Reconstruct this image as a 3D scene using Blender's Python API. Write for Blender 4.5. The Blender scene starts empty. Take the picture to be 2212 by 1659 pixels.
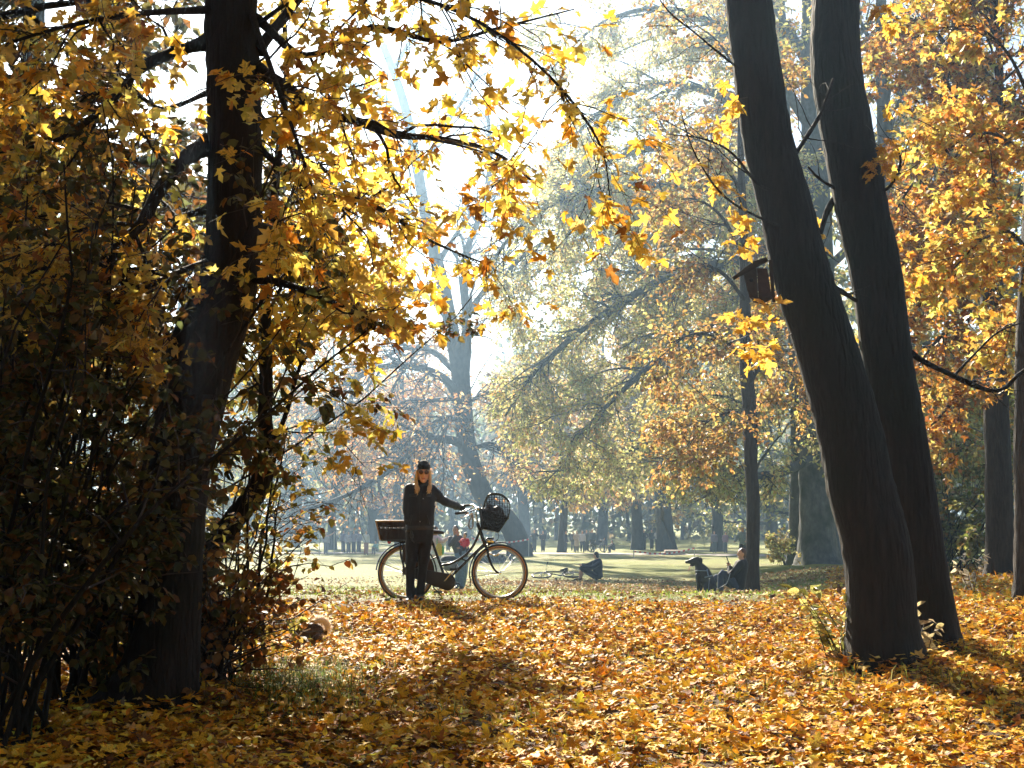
import bpy, bmesh, math, random
import numpy as np
from mathutils import Vector, Matrix

random.seed(7)
RNG = np.random.default_rng(11)
SC = bpy.context.scene
COL = SC.collection

# ------------------------------------------------------------------ camera, sky, sun, exposure
FPX = 1422.0                       # focal length in pixels of a 1024 wide picture (50 mm on 36 mm)
CAM = Vector((0.0, 0.0, 1.2))
PITCH = math.atan(116.0 / FPX)     # the horizon lies 116 px under the picture's centre
cam_data = bpy.data.cameras.new('camera')
cam_data.lens = 50.0 * FPX / 1422.0
cam_data.sensor_width = 36.0
cam_data.clip_start = 0.05
cam_data.clip_end = 3000.0
cam_data.dof.use_dof = True
cam_data.dof.focus_distance = 15.0
cam_data.dof.aperture_fstop = 5.6
cam = bpy.data.objects.new('camera', cam_data)
cam.location = CAM
cam.rotation_euler = (math.pi / 2 + PITCH, 0, 0)
COL.objects.link(cam)
SC.camera = cam

SUN_AZ = math.radians(14.0)        # to the left of straight ahead
SUN_EL = math.radians(30.0)
world = bpy.data.worlds.new('World')
SC.world = world
world.use_nodes = True
wn = world.node_tree.nodes
wl = world.node_tree.links
wn.clear()
sky = wn.new('ShaderNodeTexSky')
sky.sky_type = 'NISHITA'
sky.sun_disc = False
sky.sun_elevation = SUN_EL
sky.sun_rotation = -SUN_AZ
sky.air_density = 1.0
sky.dust_density = 0.8
sky.ozone_density = 1.0
bg = wn.new('ShaderNodeBackground')
bg.inputs['Strength'].default_value = 0.05
wo = wn.new('ShaderNodeOutputWorld')
wl.new(sky.outputs['Color'], bg.inputs['Color'])
wl.new(bg.outputs['Background'], wo.inputs['Surface'])

sun_data = bpy.data.lights.new('sun', 'SUN')
sun_data.energy = 5.0
sun_data.angle = math.radians(0.53)
sun_data.color = (1.0, 0.88, 0.70)
sun = bpy.data.objects.new('sun', sun_data)
SUN_DIR = Vector((-math.sin(SUN_AZ) * math.cos(SUN_EL), math.cos(SUN_AZ) * math.cos(SUN_EL), math.sin(SUN_EL)))
sun.rotation_euler = SUN_DIR.to_track_quat('Z', 'Y').to_euler()
sun.location = (-20, 60, 40)
COL.objects.link(sun)

SC.view_settings.view_transform = 'Standard'
SC.view_settings.look = 'None'
SC.view_settings.gamma = 1.0
SC.view_settings.use_curve_mapping = False
SC.view_settings.exposure = 1.95
SC.render.engine = 'CYCLES'
cy = SC.cycles
cy.max_bounces = 6
cy.diffuse_bounces = 3
cy.glossy_bounces = 2
cy.transmission_bounces = 4
cy.transparent_max_bounces = 4
cy.volume_bounces = 0
cy.caustics_reflective = False
cy.caustics_refractive = False
cy.sample_clamp_indirect = 6.0
cy.use_denoising = True
cy.use_adaptive_sampling = True
cy.adaptive_threshold = 0.025

# ------------------------------------------------------------------ picture -> place
SPX = 1024.0 / 2212.0              # measured coordinates are on a 2212 px wide view of the photograph
_cp, _sp = math.cos(PITCH), math.sin(PITCH)

def at(px, py, d):
    """Point at depth d (metres along +Y) seen at (px, py)."""
    u = px * SPX - 512.0
    v = 384.0 - py * SPX
    dx, dy, dz = u, FPX * _cp - v * _sp, FPX * _sp + v * _cp
    k = d / dy
    return np.array((dx * k, d, CAM.z + dz * k))

def project(p):
    """World points (N,3) -> (x px of 1024, y px of 768, depth)."""
    q = np.asarray(p) - np.array(CAM)
    f = q[:, 1] * _cp + q[:, 2] * _sp
    up = -q[:, 1] * _sp + q[:, 2] * _cp
    f = np.where(f < 0.05, 0.05, f)
    return 512 + FPX * q[:, 0] / f, 384 - FPX * up / f, f

_gy = np.array([-60, -20, 0, 7.6, 9.7, 12, 14, 15.5, 17.5, 19, 24, 30, 36, 47, 60, 80, 100, 116, 200, 400, 1500], float)
_gz = np.array([-.6, -.45, -.38, -.26, -.22, -.15, -.08, -.02, 0.0, -.05, -.38, -.78, -1.06, -1.43, -1.76, -2.25, -2.7, -3.0, -4.2, -6.0, -12.0], float)
_fy = np.linspace(-60, 1500, 12000)
_fz = np.interp(_fy, _gy, _gz)
_kk = np.hanning(25); _kk /= _kk.sum()
_fz = np.convolve(np.pad(_fz, 12, mode='edge'), _kk, mode='valid')

def sstep(a, b, x):
    t = np.clip((x - a) / (b - a), 0, 1)
    return t * t * (3 - 2 * t)

def gz(x, y):
    x = np.asarray(x, float); y = np.asarray(y, float)
    z = np.interp(y, _fy, _fz)
    z = z + 0.5 * sstep(6.0, 11.0, x) * sstep(19, 27, y) * (1 - sstep(45, 70, y))
    z = z + 0.03 * np.sin(x * 1.3 + 0.7) * np.sin(y * 0.9 + 1.1) + 0.015 * np.sin(x * 3.1) * np.sin(y * 2.7)
    return z

def gz1(x, y):
    return float(gz(x, y))

# ------------------------------------------------------------------ materials
MATS = {}

def _new(name):
    m = bpy.data.materials.new(name)
    m.use_nodes = True
    nt = m.node_tree
    nt.nodes.clear()
    out = nt.nodes.new('ShaderNodeOutputMaterial')
    return m, nt, out

def plain(name, col, rough=0.6, metal=0.0, spec=0.5, noise=0.0, nscale=40.0, bump=0.0, sheen=0.0):
    if name in MATS:
        return MATS[name]
    m, nt, out = _new(name)
    b = nt.nodes.new('ShaderNodeBsdfPrincipled')
    b.inputs['Base Color'].default_value = (*col, 1)
    b.inputs['Roughness'].default_value = rough
    b.inputs['Metallic'].default_value = metal
    b.inputs['Specular IOR Level'].default_value = spec
    if sheen:
        b.inputs['Sheen Weight'].default_value = sheen
        b.inputs['Sheen Roughness'].default_value = 0.4
    if noise or bump:
        tc = nt.nodes.new('ShaderNodeTexCoord')
        n = nt.nodes.new('ShaderNodeTexNoise')
        n.inputs['Scale'].default_value = nscale
        n.inputs['Detail'].default_value = 4
        nt.links.new(tc.outputs['Object'], n.inputs['Vector'])
        if noise:
            mr = nt.nodes.new('ShaderNodeMapRange')
            mr.inputs[1].default_value = 0.25; mr.inputs[2].default_value = 0.75
            mr.inputs[3].default_value = 1 - noise; mr.inputs[4].default_value = 1 + noise
            nt.links.new(n.outputs['Fac'], mr.inputs[0])
            mx = nt.nodes.new('ShaderNodeVectorMath'); mx.operation = 'SCALE'
            mx.inputs[0].default_value = col
            nt.links.new(mr.outputs[0], mx.inputs['Scale'])
            nt.links.new(mx.outputs[0], b.inputs['Base Color'])
        if bump:
            bp = nt.nodes.new('ShaderNodeBump')
            bp.inputs['Strength'].default_value = bump
            bp.inputs['Distance'].default_value = 0.02
            nt.links.new(n.outputs['Fac'], bp.inputs['Height'])
            nt.links.new(bp.outputs[0], b.inputs['Normal'])
    nt.links.new(b.outputs[0], out.inputs['Surface'])
    MATS[name] = m
    return m

def leafmat(name, trans=0.5, rough=0.42, spec=0.4, spots=0.0, sat=1.0):
    """A thin leaf: its own colour from the attribute, part reflected, part let through."""
    m, nt, out = _new(name)
    a = nt.nodes.new('ShaderNodeAttribute'); a.attribute_name = 'col'
    colsock = a.outputs['Color']
    if spots:
        tc = nt.nodes.new('ShaderNodeTexCoord')
        n = nt.nodes.new('ShaderNodeTexNoise')
        n.inputs['Scale'].default_value = spots
        n.inputs['Detail'].default_value = 5
        n.inputs['Roughness'].default_value = 0.65
        nt.links.new(tc.outputs['Object'], n.inputs['Vector'])
        mr = nt.nodes.new('ShaderNodeMapRange')
        mr.inputs[1].default_value = 0.34; mr.inputs[2].default_value = 0.58
        mr.inputs[3].default_value = 0.45; mr.inputs[4].default_value = 1.08
        nt.links.new(n.outputs['Fac'], mr.inputs[0])
        mx = nt.nodes.new('ShaderNodeVectorMath'); mx.operation = 'SCALE'
        nt.links.new(a.outputs['Color'], mx.inputs[0])
        nt.links.new(mr.outputs[0], mx.inputs['Scale'])
        colsock = mx.outputs[0]
    b = nt.nodes.new('ShaderNodeBsdfPrincipled')
    b.inputs['Roughness'].default_value = rough
    b.inputs['Specular IOR Level'].default_value = spec
    nt.links.new(colsock, b.inputs['Base Color'])
    t = nt.nodes.new('ShaderNodeBsdfTranslucent')
    g = nt.nodes.new('ShaderNodeGamma'); g.inputs['Gamma'].default_value = sat
    nt.links.new(colsock, g.inputs['Color'])
    nt.links.new(g.outputs[0], t.inputs['Color'])
    mix = nt.nodes.new('ShaderNodeMixShader'); mix.inputs[0].default_value = trans
    nt.links.new(b.outputs[0], mix.inputs[1])
    nt.links.new(t.outputs[0], mix.inputs[2])
    nt.links.new(mix.outputs[0], out.inputs['Surface'])
    MATS[name] = m
    return m

def barkmat(name, c1, c2, scale=6.0, stretch=0.16, bump=0.6, rough=0.85, moss=None):
    m, nt, out = _new(name)
    tc = nt.nodes.new('ShaderNodeTexCoord')
    mp = nt.nodes.new('ShaderNodeMapping')
    mp.inputs['Scale'].default_value = (scale, scale, scale * stretch)
    nt.links.new(tc.outputs['Object'], mp.inputs['Vector'])
    n = nt.nodes.new('ShaderNodeTexNoise')
    n.inputs['Scale'].default_value = 3.0; n.inputs['Detail'].default_value = 7; n.inputs['Roughness'].default_value = 0.65
    nt.links.new(mp.outputs[0], n.inputs['Vector'])
    v = nt.nodes.new('ShaderNodeTexVoronoi'); v.feature = 'DISTANCE_TO_EDGE'
    v.inputs['Scale'].default_value = 2.6
    nt.links.new(mp.outputs[0], v.inputs['Vector'])
    r = nt.nodes.new('ShaderNodeValToRGB')
    r.color_ramp.elements[0].position = 0.3; r.color_ramp.elements[0].color = (*c1, 1)
    r.color_ramp.elements[1].position = 0.75; r.color_ramp.elements[1].color = (*c2, 1)
    nt.links.new(n.outputs['Fac'], r.inputs[0])
    b = nt.nodes.new('ShaderNodeBsdfPrincipled')
    b.inputs['Roughness'].default_value = rough
    b.inputs['Specular IOR Level'].default_value = 0.25
    cs = r.outputs[0]
    if moss:
        n2 = nt.nodes.new('ShaderNodeTexNoise'); n2.inputs['Scale'].default_value = 1.3; n2.inputs['Detail'].default_value = 5
        nt.links.new(tc.outputs['Object'], n2.inputs['Vector'])
        r2 = nt.nodes.new('ShaderNodeValToRGB')
        r2.color_ramp.elements[0].position = 0.48; r2.color_ramp.elements[1].position = 0.66
        nt.links.new(n2.outputs['Fac'], r2.inputs[0])
        mx = nt.nodes.new('ShaderNodeMixRGB'); mx.inputs[2].default_value = (*moss, 1)
        nt.links.new(r2.outputs[0], mx.inputs[0]); nt.links.new(cs, mx.inputs[1])
        cs = mx.outputs[0]
    nt.links.new(cs, b.inputs['Base Color'])
    ad = nt.nodes.new('ShaderNodeMath'); ad.operation = 'ADD'
    mn = nt.nodes.new('ShaderNodeMath'); mn.operation = 'MINIMUM'; mn.inputs[1].default_value = 0.25
    nt.links.new(v.outputs['Distance'], mn.inputs[0])
    nt.links.new(mn.outputs[0], ad.inputs[0]); nt.links.new(n.outputs['Fac'], ad.inputs[1])
    bp = nt.nodes.new('ShaderNodeBump'); bp.inputs['Strength'].default_value = bump; bp.inputs['Distance'].default_value = 0.08
    nt.links.new(ad.outputs[0], bp.inputs['Height'])
    nt.links.new(bp.outputs[0], b.inputs['Normal'])
    nt.links.new(b.outputs[0], out.inputs['Surface'])
    MATS[name] = m
    return m

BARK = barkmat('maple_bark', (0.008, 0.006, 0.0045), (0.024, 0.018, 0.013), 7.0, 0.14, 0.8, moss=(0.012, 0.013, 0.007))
BARK2 = barkmat('linden_bark', (0.022, 0.017, 0.013), (0.075, 0.058, 0.046), 8.0, 0.16, 0.8)
BARKB = barkmat('beech_bark', (0.06, 0.062, 0.06), (0.16, 0.165, 0.16), 2.2, 0.5, 0.35, moss=(0.05, 0.06, 0.04))
BARKP = barkmat('plane_bark', (0.025, 0.025, 0.023), (0.07, 0.07, 0.065), 1.6, 0.5, 0.35)
TWIG = plain('twig_bark', (0.030, 0.020, 0.015), 0.7, noise=0.3, nscale=12)
LEAF_NEAR = leafmat('maple_leaf', 0.58, 0.45, 0.35, spots=9.0, sat=1.0)
LEAF_LITTER = leafmat('fallen_leaf', 0.15, 0.6, 0.1, spots=14.0)
LEAF_FAR = leafmat('tree_leaf', 0.6, 0.5, 0.35)
GRASS_M = leafmat('grass_blade', 0.45, 0.65, 0.12)

# ------------------------------------------------------------------ mesh helpers
def mesh_np(name, V, F, smooth=False, col=None):
    """Mesh from arrays: V (n,3); F list of (m,k) int arrays."""
    me = bpy.data.meshes.new(name)
    V = np.ascontiguousarray(V, dtype=np.float32)
    if isinstance(F, np.ndarray):
        F = [F]
    F = [f for f in F if len(f)]
    me.vertices.add(len(V)); me.vertices.foreach_set('co', V.ravel())
    loops = np.concatenate([f.ravel() for f in F]).astype(np.int32)
    tot = np.concatenate([np.full(len(f), f.shape[1], np.int32) for f in F])
    start = np.concatenate([[0], np.cumsum(tot)[:-1]]).astype(np.int32)
    me.loops.add(len(loops)); me.loops.foreach_set('vertex_index', loops)
    me.polygons.add(len(tot)); me.polygons.foreach_set('loop_start', start)
    try:
        me.polygons.foreach_set('loop_total', tot)
    except Exception:
        pass
    if smooth:
        me.polygons.foreach_set('use_smooth', np.ones(len(tot), bool))
    me.update(calc_edges=True)
    if col is not None:
        a = me.attributes.new('col', 'FLOAT_COLOR', 'POINT')
        c = np.ones((len(V), 4), np.float32); c[:, :3] = col
        a.data.foreach_set('color', c.ravel())
    return me

def tag(o, label=None, cat=None, group=None, kind=None):
    if label: o['label'] = label
    if cat: o['category'] = cat
    if group: o['group'] = group
    if kind: o['kind'] = kind
    return o

def link(name, me, mat=None, parent=None, world_parent=False):
    o = bpy.data.objects.new(name, me)
    if mat is not None and me is not None and not me.materials:
        me.materials.append(mat)
    COL.objects.link(o)
    if parent is not None:
        o.parent = parent
        if world_parent:
            o.matrix_parent_inverse = Matrix.Translation(-Vector(parent.get('base', (0, 0, 0))))
    return o

def empty(name, loc, rz=0.0):
    o = bpy.data.objects.new(name, None)
    o.empty_display_size = 0.1
    o.location = loc
    o.rotation_euler = (0, 0, rz)
    o['base'] = [float(v) for v in loc]
    COL.objects.link(o)
    return o

def unit(a):
    return a / np.maximum(np.linalg.norm(a, axis=-1, keepdims=True), 1e-9)

def tubes(P, R, sides, cap=True, rough=0.0, rng=RNG):
    """K polylines (K,n,3) with radii (K,n) -> vertices and quads of tapered tubes."""
    P = np.asarray(P, float); R = np.asarray(R, float)
    K, n, _ = P.shape
    T = np.empty_like(P)
    T[:, 1:-1] = P[:, 2:] - P[:, :-2]; T[:, 0] = P[:, 1] - P[:, 0]; T[:, -1] = P[:, -1] - P[:, -2]
    T = unit(T)
    ref = np.where(np.abs(T[:, :1, 2:3]) > 0.8, np.array([1.0, 0.13, 0.0]), np.array([0.0, 0.11, 1.0]))
    ref = np.broadcast_to(ref, P.shape)
    X = unit(np.cross(T, ref)); Y = np.cross(T, X)
    a = np.arange(sides) * 2 * math.pi / sides
    ring = X[:, :, None, :] * np.cos(a)[None, None, :, None] + Y[:, :, None, :] * np.sin(a)[None, None, :, None]
    rr = R[:, :, None, None] * (1.0 + (rough * rng.standard_normal((K, n, sides, 1)) if rough else 0.0))
    V = P[:, :, None, :] + ring * rr
    idx = np.arange(K * n * sides).reshape(K, n, sides)
    q = np.stack([idx[:, :-1], np.roll(idx, -1, 2)[:, :-1], np.roll(idx, -1, 2)[:, 1:], idx[:, 1:]], -1).reshape(-1, 4)
    F = [q]
    if cap:
        for k in (0, n - 1):
            F.append(idx[:, k, :].reshape(K, sides))
    return V.reshape(-1, 3), F

def cat_meshes(parts):
    V, F, off = [], {}, 0
    for v, fs in parts:
        V.append(v)
        for f in (fs if isinstance(fs, list) else [fs]):
            F.setdefault(f.shape[1], []).append(f + off)
        off += len(v)
    return np.concatenate(V), [np.concatenate(x) for x in F.values()]

def spline(pts, n):
    """Catmull-Rom through pts (m,k) resampled to n points."""
    p = np.asarray(pts, float)
    if len(p) == 2:
        t = np.linspace(0, 1, n)[:, None]
        return p[0] * (1 - t) + p[1] * t
    q = np.vstack([2 * p[0] - p[1], p, 2 * p[-1] - p[-2]])
    m = len(p) - 1
    out = []
    for u in np.linspace(0, m, n):
        i = min(int(u), m - 1); t = u - i
        a, b, c, d = q[i], q[i + 1], q[i + 2], q[i + 3]
        out.append(0.5 * (2 * b + (c - a) * t + (2 * a - 5 * b + 4 * c - d) * t * t + (3 * b - a - 3 * c + d) * t ** 3))
    return np.array(out)

# ------------------------------------------------------------------ leaves
def fan(outline, centre, curl, fold, rng):
    o = np.array(outline, float)
    pts = np.vstack([[centre], o])
    r2 = (pts[:, 0] ** 2 + (pts[:, 1] - 0.3) ** 2)
    z = -curl * r2 + fold * np.abs(pts[:, 0]) + 0.03 * rng.standard_normal(len(pts))
    V = np.column_stack([pts, z])
    n = len(o)
    F = np.array([[0, 1 + i, 1 + (i + 1) % n] for i in range(n)])
    return V, F

_half = [(0.0, 0.0), (0.12, -0.10), (0.31, -0.13), (0.27, -0.01), (0.24, 0.08), (0.40, 0.11), (0.50, 0.20), (0.60, 0.36),
         (0.45, 0.35), (0.38, 0.45), (0.27, 0.38), (0.15, 0.36), (0.19, 0.54), (0.30, 0.66), (0.17, 0.67), (0.11, 0.82)]
_maple = _half + [(0.0, 1.02)] + [(-x, y) for x, y in _half[:0:-1]]
_half_lo = [(0.0, 0.0), (0.31, -0.12), (0.24, 0.08), (0.60, 0.36), (0.16, 0.37), (0.28, 0.66)]
_maple_lo = _half_lo + [(0.0, 1.0)] + [(-x, y) for x, y in _half_lo[:0:-1]]
_ov = [(0, 0), (0.17, 0.12), (0.27, 0.36), (0.20, 0.68), (0, 1.0), (-0.20, 0.68), (-0.27, 0.36), (-0.17, 0.12)]
_lr = np.random.default_rng(3)
MAPLE = [fan([(x * (1 + .07 * _lr.standard_normal()), y * (1 + .05 * _lr.standard_normal())) for x, y in _maple], (0, 0.2),
             c, f, _lr) for c, f in ((.10, .12), (.25, .1), (-.12, .2), (.4, .3), (.2, -.15), (.05, .28))]
MAPLE_LO = [fan(_maple_lo, (0, 0.2), c, f, _lr) for c, f in ((.1, .12), (.3, .15), (-.1, .25), (.45, .3))]
STAR = [fan([(0, 0), (.34, -.08), (.56, .36), (.17, .40), (0, 1.0), (-.17, .40), (-.56, .36), (-.34, -.08)], (0, .2), c, f, _lr) for c, f in ((.1, .14), (.35, .2), (-.1, .25))]
OVATE = [fan(_ov, (0, 0.42), c, f, _lr) for c, f in ((.1, .25), (.3, .3), (-.05, .4))]
RHOMB = [(np.array([(0, 0, 0), (.30, .42, .10), (0, 1, -.12), (-.30, .42, .10)], float), np.array([[0, 1, 2], [0, 2, 3]]))]
SMALL = [(np.array([(0, 0, 0), (.36, .25, .08), (.30, .66, .06), (0, 1, -.14), (-.30, .66, .06), (-.36, .25, .08)], float),
          np.array([[0, 1, 2], [0, 2, 3], [0, 3, 4], [0, 4, 5]]))]

def basis(axis, normal):
    Y = unit(axis)
    X = unit(np.cross(Y, normal))
    Z = np.cross(X, Y)
    return np.stack([X, Y, Z], 1)          # rows: x, y, z axes

def stamp(templates, pos, B, size, col, rng=RNG):
    """Leaves -> one vertex array, face array and colour array."""
    N = len(pos)
    which = rng.integers(0, len(templates), N)
    Vs, Fs, Cs, off = [], [], [], 0
    for k, (tv, tf) in enumerate(templates):
        m = which == k
        n = int(m.sum())
        if not n:
            continue
        v = np.einsum('vk,nkj->nvj', tv, B[m]) * size[m][:, None, None] + pos[m][:, None, :]
        f = tf[None] + (np.arange(n) * len(tv))[:, None, None] + off
        Vs.append(v.reshape(-1, 3)); Fs.append(f.reshape(-1, tf.shape[1]))
        Cs.append(np.repeat(col[m], len(tv), 0)); off += n * len(tv)
    return np.concatenate(Vs), np.concatenate(Fs), np.concatenate(Cs)

def palette(cols, wts, n, var=0.18, rng=RNG):
    cols = np.array(cols, float); wts = np.array(wts, float) / sum(wts)
    c = cols[rng.choice(len(cols), n, p=wts)]
    c = c * np.exp(var * rng.standard_normal((n, 1))) * np.exp(0.06 * rng.standard_normal((n, 3)))
    return np.clip(c, 0.004, 0.9)

def leaf_objects(templates, pos, B, size, col, parent, mat, tint_steps=5, name='leaf', world_parent=True):
    """Leaves large enough to pick apart: an object each, sharing a few meshes."""
    order = np.argsort(col @ np.array([.3, .6, .1]) + 2.0 * col[:, 0])
    bins = np.array_split(order, tint_steps)
    for bi, ids in enumerate(bins):
        if not len(ids):
            continue
        c = np.median(col[ids], 0)
        mes = []
        for tv, tf in templates:
            me = mesh_np(name, tv, tf, col=np.tile(c, (len(tv), 1)))
            me.materials.append(mat)
            mes.append(me)
        for i in ids:
            o = bpy.data.objects.new(name, mes[int(RNG.integers(len(mes)))])
            X, Y, Z = B[i]
            M = Matrix(((X[0], Y[0], Z[0], 0), (X[1], Y[1], Z[1], 0), (X[2], Y[2], Z[2], 0), (0, 0, 0, 1)))
            o.matrix_basis = Matrix.Translation(Vector(pos[i])) @ M @ Matrix.Scale(float(size[i]), 4)
            o.parent = parent
            if world_parent:
                o.matrix_parent_inverse = Matrix.Translation(-Vector(parent.get('base', (0, 0, 0))))
            COL.objects.link(o)

# ------------------------------------------------------------------ branches
def resample(P, R, n):
    return spline(P, n), np.interp(np.linspace(0, 1, n), np.linspace(0, 1, len(R)), R)

def spawn(P, R, count, length, ang, n=6, tmin=0.25, tmax=1.0, ratio=0.55, tip=0.25, noise=0.18, droop=0.0, bias=None,
          taper_len=0.45, rng=RNG, rmax=9.0, perp_down=0.0):
    """count children spread over the polylines (K,m,3)."""
    K, m, _ = P.shape
    L = np.linalg.norm(np.diff(P, axis=1), axis=2).sum(1)
    k = rng.choice(K, count, p=L / L.sum())
    t = tmin + (tmax - tmin) * rng.random(count)
    f = t * (m - 1); i = np.minimum(f.astype(int), m - 2); w = (f - i)[:, None]
    a, b = P[k, i], P[k, i + 1]
    pos = a * (1 - w) + b * w
    T = unit(b - a)
    r0 = np.minimum((R[k, i] * (1 - w[:, 0]) + R[k, i + 1] * w[:, 0]) * ratio, rmax)
    rn = unit(rng.standard_normal((count, 3)) + np.array([0, 0, -perp_down]))
    N = unit(rn - (rn * T).sum(1, keepdims=True) * T)
    an = np.radians(ang[0] + (ang[1] - ang[0]) * rng.random(count))[:, None]
    D = unit(np.cos(an) * T + np.sin(an) * N + (0 if bias is None else np.asarray(bias)))
    ln = (length[0] + (length[1] - length[0]) * rng.random(count)) * (1 - taper_len * t)
    step = (ln / (n - 1))[:, None]
    Q = np.empty((count, n, 3)); Q[:, 0] = pos
    for j in range(1, n):
        D = unit(D + noise * rng.standard_normal((count, 3)) + np.array([0, 0, -droop]))
        Q[:, j] = Q[:, j - 1] + D * step
    RR = r0[:, None] * np.linspace(1, tip, n)[None]
    return Q, RR

def twig_leaves(P, per, size, rng=RNG, tmin=0.15, spread=0.03, tilt=0.5, hang=0.5, forward=0.6):
    """Positions and frames for leaves along twigs."""
    K, m, _ = P.shape
    n = K * per
    k = np.repeat(np.arange(K), per)
    t = tmin + (1 - tmin) * rng.random(n)
    f = t * (m - 1); i = np.minimum(f.astype(int), m - 2); w = (f - i)[:, None]
    a, b = P[k, i], P[k, i + 1]
    T = unit(b - a)
    s = size[0] + (size[1] - size[0]) * rng.random(n)
    out = unit(rng.standard_normal((n, 3)) * np.array([1, 1, .6]))
    pos = a * (1 - w) + b * w + out * spread * rng.random((n, 1))
    axis = unit(forward * T + out + np.array([0, 0, -hang]))
    nor = unit(np.array([0, 0, 1.0]) + tilt * rng.standard_normal((n, 3)))
    return pos, basis(axis, nor), s

cam_data.dof.use_dof = False

# ------------------------------------------------------------------ the ground
def ground_mesh():
    ys = np.concatenate([np.arange(-30, 4, 2.0), np.arange(4, 20, .2), np.arange(20, 64, .5), np.arange(64, 150, 3), np.geomspace(150, 1500, 24)])
    xs = np.concatenate([-np.geomspace(14, 900, 26)[::-1], np.arange(-13.6, 13.7, .27), np.geomspace(14, 900, 26)])
    X, Y = np.meshgrid(xs, ys)
    Z = gz(X, Y)
    V = np.stack([X, Y, Z], -1).reshape(-1, 3)
    n, m = len(ys), len(xs)
    i = np.arange(n * m).reshape(n, m)
    F = np.stack([i[:-1, :-1], i[:-1, 1:], i[1:, 1:], i[1:, :-1]], -1).reshape(-1, 4)
    return mesh_np('ground', V, F, smooth=True)

def groundmat():
    m, nt, out = _new('meadow_and_soil')
    L = nt.links.new
    geo = nt.nodes.new('ShaderNodeNewGeometry')
    sep = nt.nodes.new('ShaderNodeSeparateXYZ'); L(geo.outputs['Position'], sep.inputs[0])
    def noise(scale, detail=5, rough=0.6, vec=None):
        n = nt.nodes.new('ShaderNodeTexNoise')
        n.inputs['Scale'].default_value = scale; n.inputs['Detail'].default_value = detail; n.inputs['Roughness'].default_value = rough
        L(vec or geo.outputs['Position'], n.inputs['Vector'])
        return n.outputs['Fac']
    def ramp(f, a, b, ca, cb):
        r = nt.nodes.new('ShaderNodeValToRGB')
        r.color_ramp.elements[0].position = a; r.color_ramp.elements[1].position = b
        r.color_ramp.elements[0].color = (*ca, 1); r.color_ramp.elements[1].color = (*cb, 1)
        L(f, r.inputs[0]); return r.outputs[0]
    def mix(f, a, b):
        x = nt.nodes.new('ShaderNodeMixRGB')
        if isinstance(f, float): x.inputs[0].default_value = f
        else: L(f, x.inputs[0])
        L(a, x.inputs[1]); L(b, x.inputs[2]); return x.outputs[0]
    # meadow: yellow green, worn patches
    grass = ramp(noise(1.1, 8, .75), .33, .68, (.14, .20, .018), (.36, .38, .05))
    fine = ramp(noise(16, 6, .8), .35, .7, (.09, .13, .014), (.40, .37, .07))
    meadow = mix(0.5, grass, fine)
    tan = ramp(noise(6, 6, .8), .40, .62, (.16, .13, .045), (.42, .30, .15))
    # a sheet of dry leaves lies over part of the meadow
    mp = nt.nodes.new('ShaderNodeMapRange'); mp.inputs[1].default_value = .46; mp.inputs[2].default_value = .60
    L(noise(.22, 4), mp.inputs[0])
    meadow = mix(mp.outputs[0], meadow, mix(0.5, meadow, tan))
    soil = ramp(noise(9, 6, .7), .3, .7, (.05, .028, .010), (.20, .105, .030))
    my = nt.nodes.new('ShaderNodeMapRange'); my.inputs[1].default_value = 16.2; my.inputs[2].default_value = 18.2
    wob = nt.nodes.new('ShaderNodeMath'); wob.operation = 'MULTIPLY_ADD'; wob.inputs[1].default_value = 3.0
    L(noise(.7, 5), wob.inputs[0]); L(sep.outputs['Y'], wob.inputs[2])
    sb = nt.nodes.new('ShaderNodeMath'); sb.operation = 'SUBTRACT'; sb.inputs[1].default_value = 1.5
    L(wob.outputs[0], sb.inputs[0]); L(sb.outputs[0], my.inputs[0])
    colr = mix(my.outputs[0], soil, meadow)
    b = nt.nodes.new('ShaderNodeBsdfPrincipled')
    b.inputs['Roughness'].default_value = .8; b.inputs['Specular IOR Level'].default_value = .2
    L(colr, b.inputs['Base Color'])
    bp = nt.nodes.new('ShaderNodeBump'); bp.inputs['Strength'].default_value = 1.0; bp.inputs['Distance'].default_value = .12
    L(noise(22, 6, .8), bp.inputs['Height']); L(bp.outputs[0], b.inputs['Normal'])
    L(b.outputs[0], out.inputs['Surface'])
    return m

ground = link('ground', ground_mesh(), groundmat())
tag(ground, 'gently falling park meadow, bare soil in front', kind='structure')

# the pale gravel path far behind the meadow
def path():
    c = spline([(-40, 112), (-15, 111), (2, 109), (14, 104), (28, 92), (48, 84), (80, 80)], 60)
    T = np.gradient(c, axis=0); T = unit(T); Nn = np.column_stack([-T[:, 1], T[:, 0]])
    V = []
    for s in (-2.2, -1, 0, 1, 2.2):
        p = c + Nn * s
        V.append(np.column_stack([p, gz(p[:, 0], p[:, 1]) + (.05 if abs(s) < 2 else .02)]))
    V = np.stack(V, 1)
    n, m = V.shape[:2]; i = np.arange(n * m).reshape(n, m)
    F = np.stack([i[:-1, :-1], i[:-1, 1:], i[1:, 1:], i[1:, :-1]], -1).reshape(-1, 4)
    o = link('path', mesh_np('path', V.reshape(-1, 3), F, smooth=True), plain('path_gravel', (.42, .36, .31), .9, noise=.25, nscale=3))
    tag(o, 'pale gravel path behind the meadow', kind='structure')
path()

# ------------------------------------------------------------------ fallen leaves
GOLD = [(.86, .52, .05), (.84, .43, .03), (.86, .58, .10), (.72, .28, .02), (.32, .12, .025), (.13, .06, .02), (.76, .50, .15)]

TRUNK_FEET = [(-2.46, 9.7, .42), (3.02, 11.5, .38), (3.75, 12.7, .36), (-3.5, 11.2, .2)]

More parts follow.
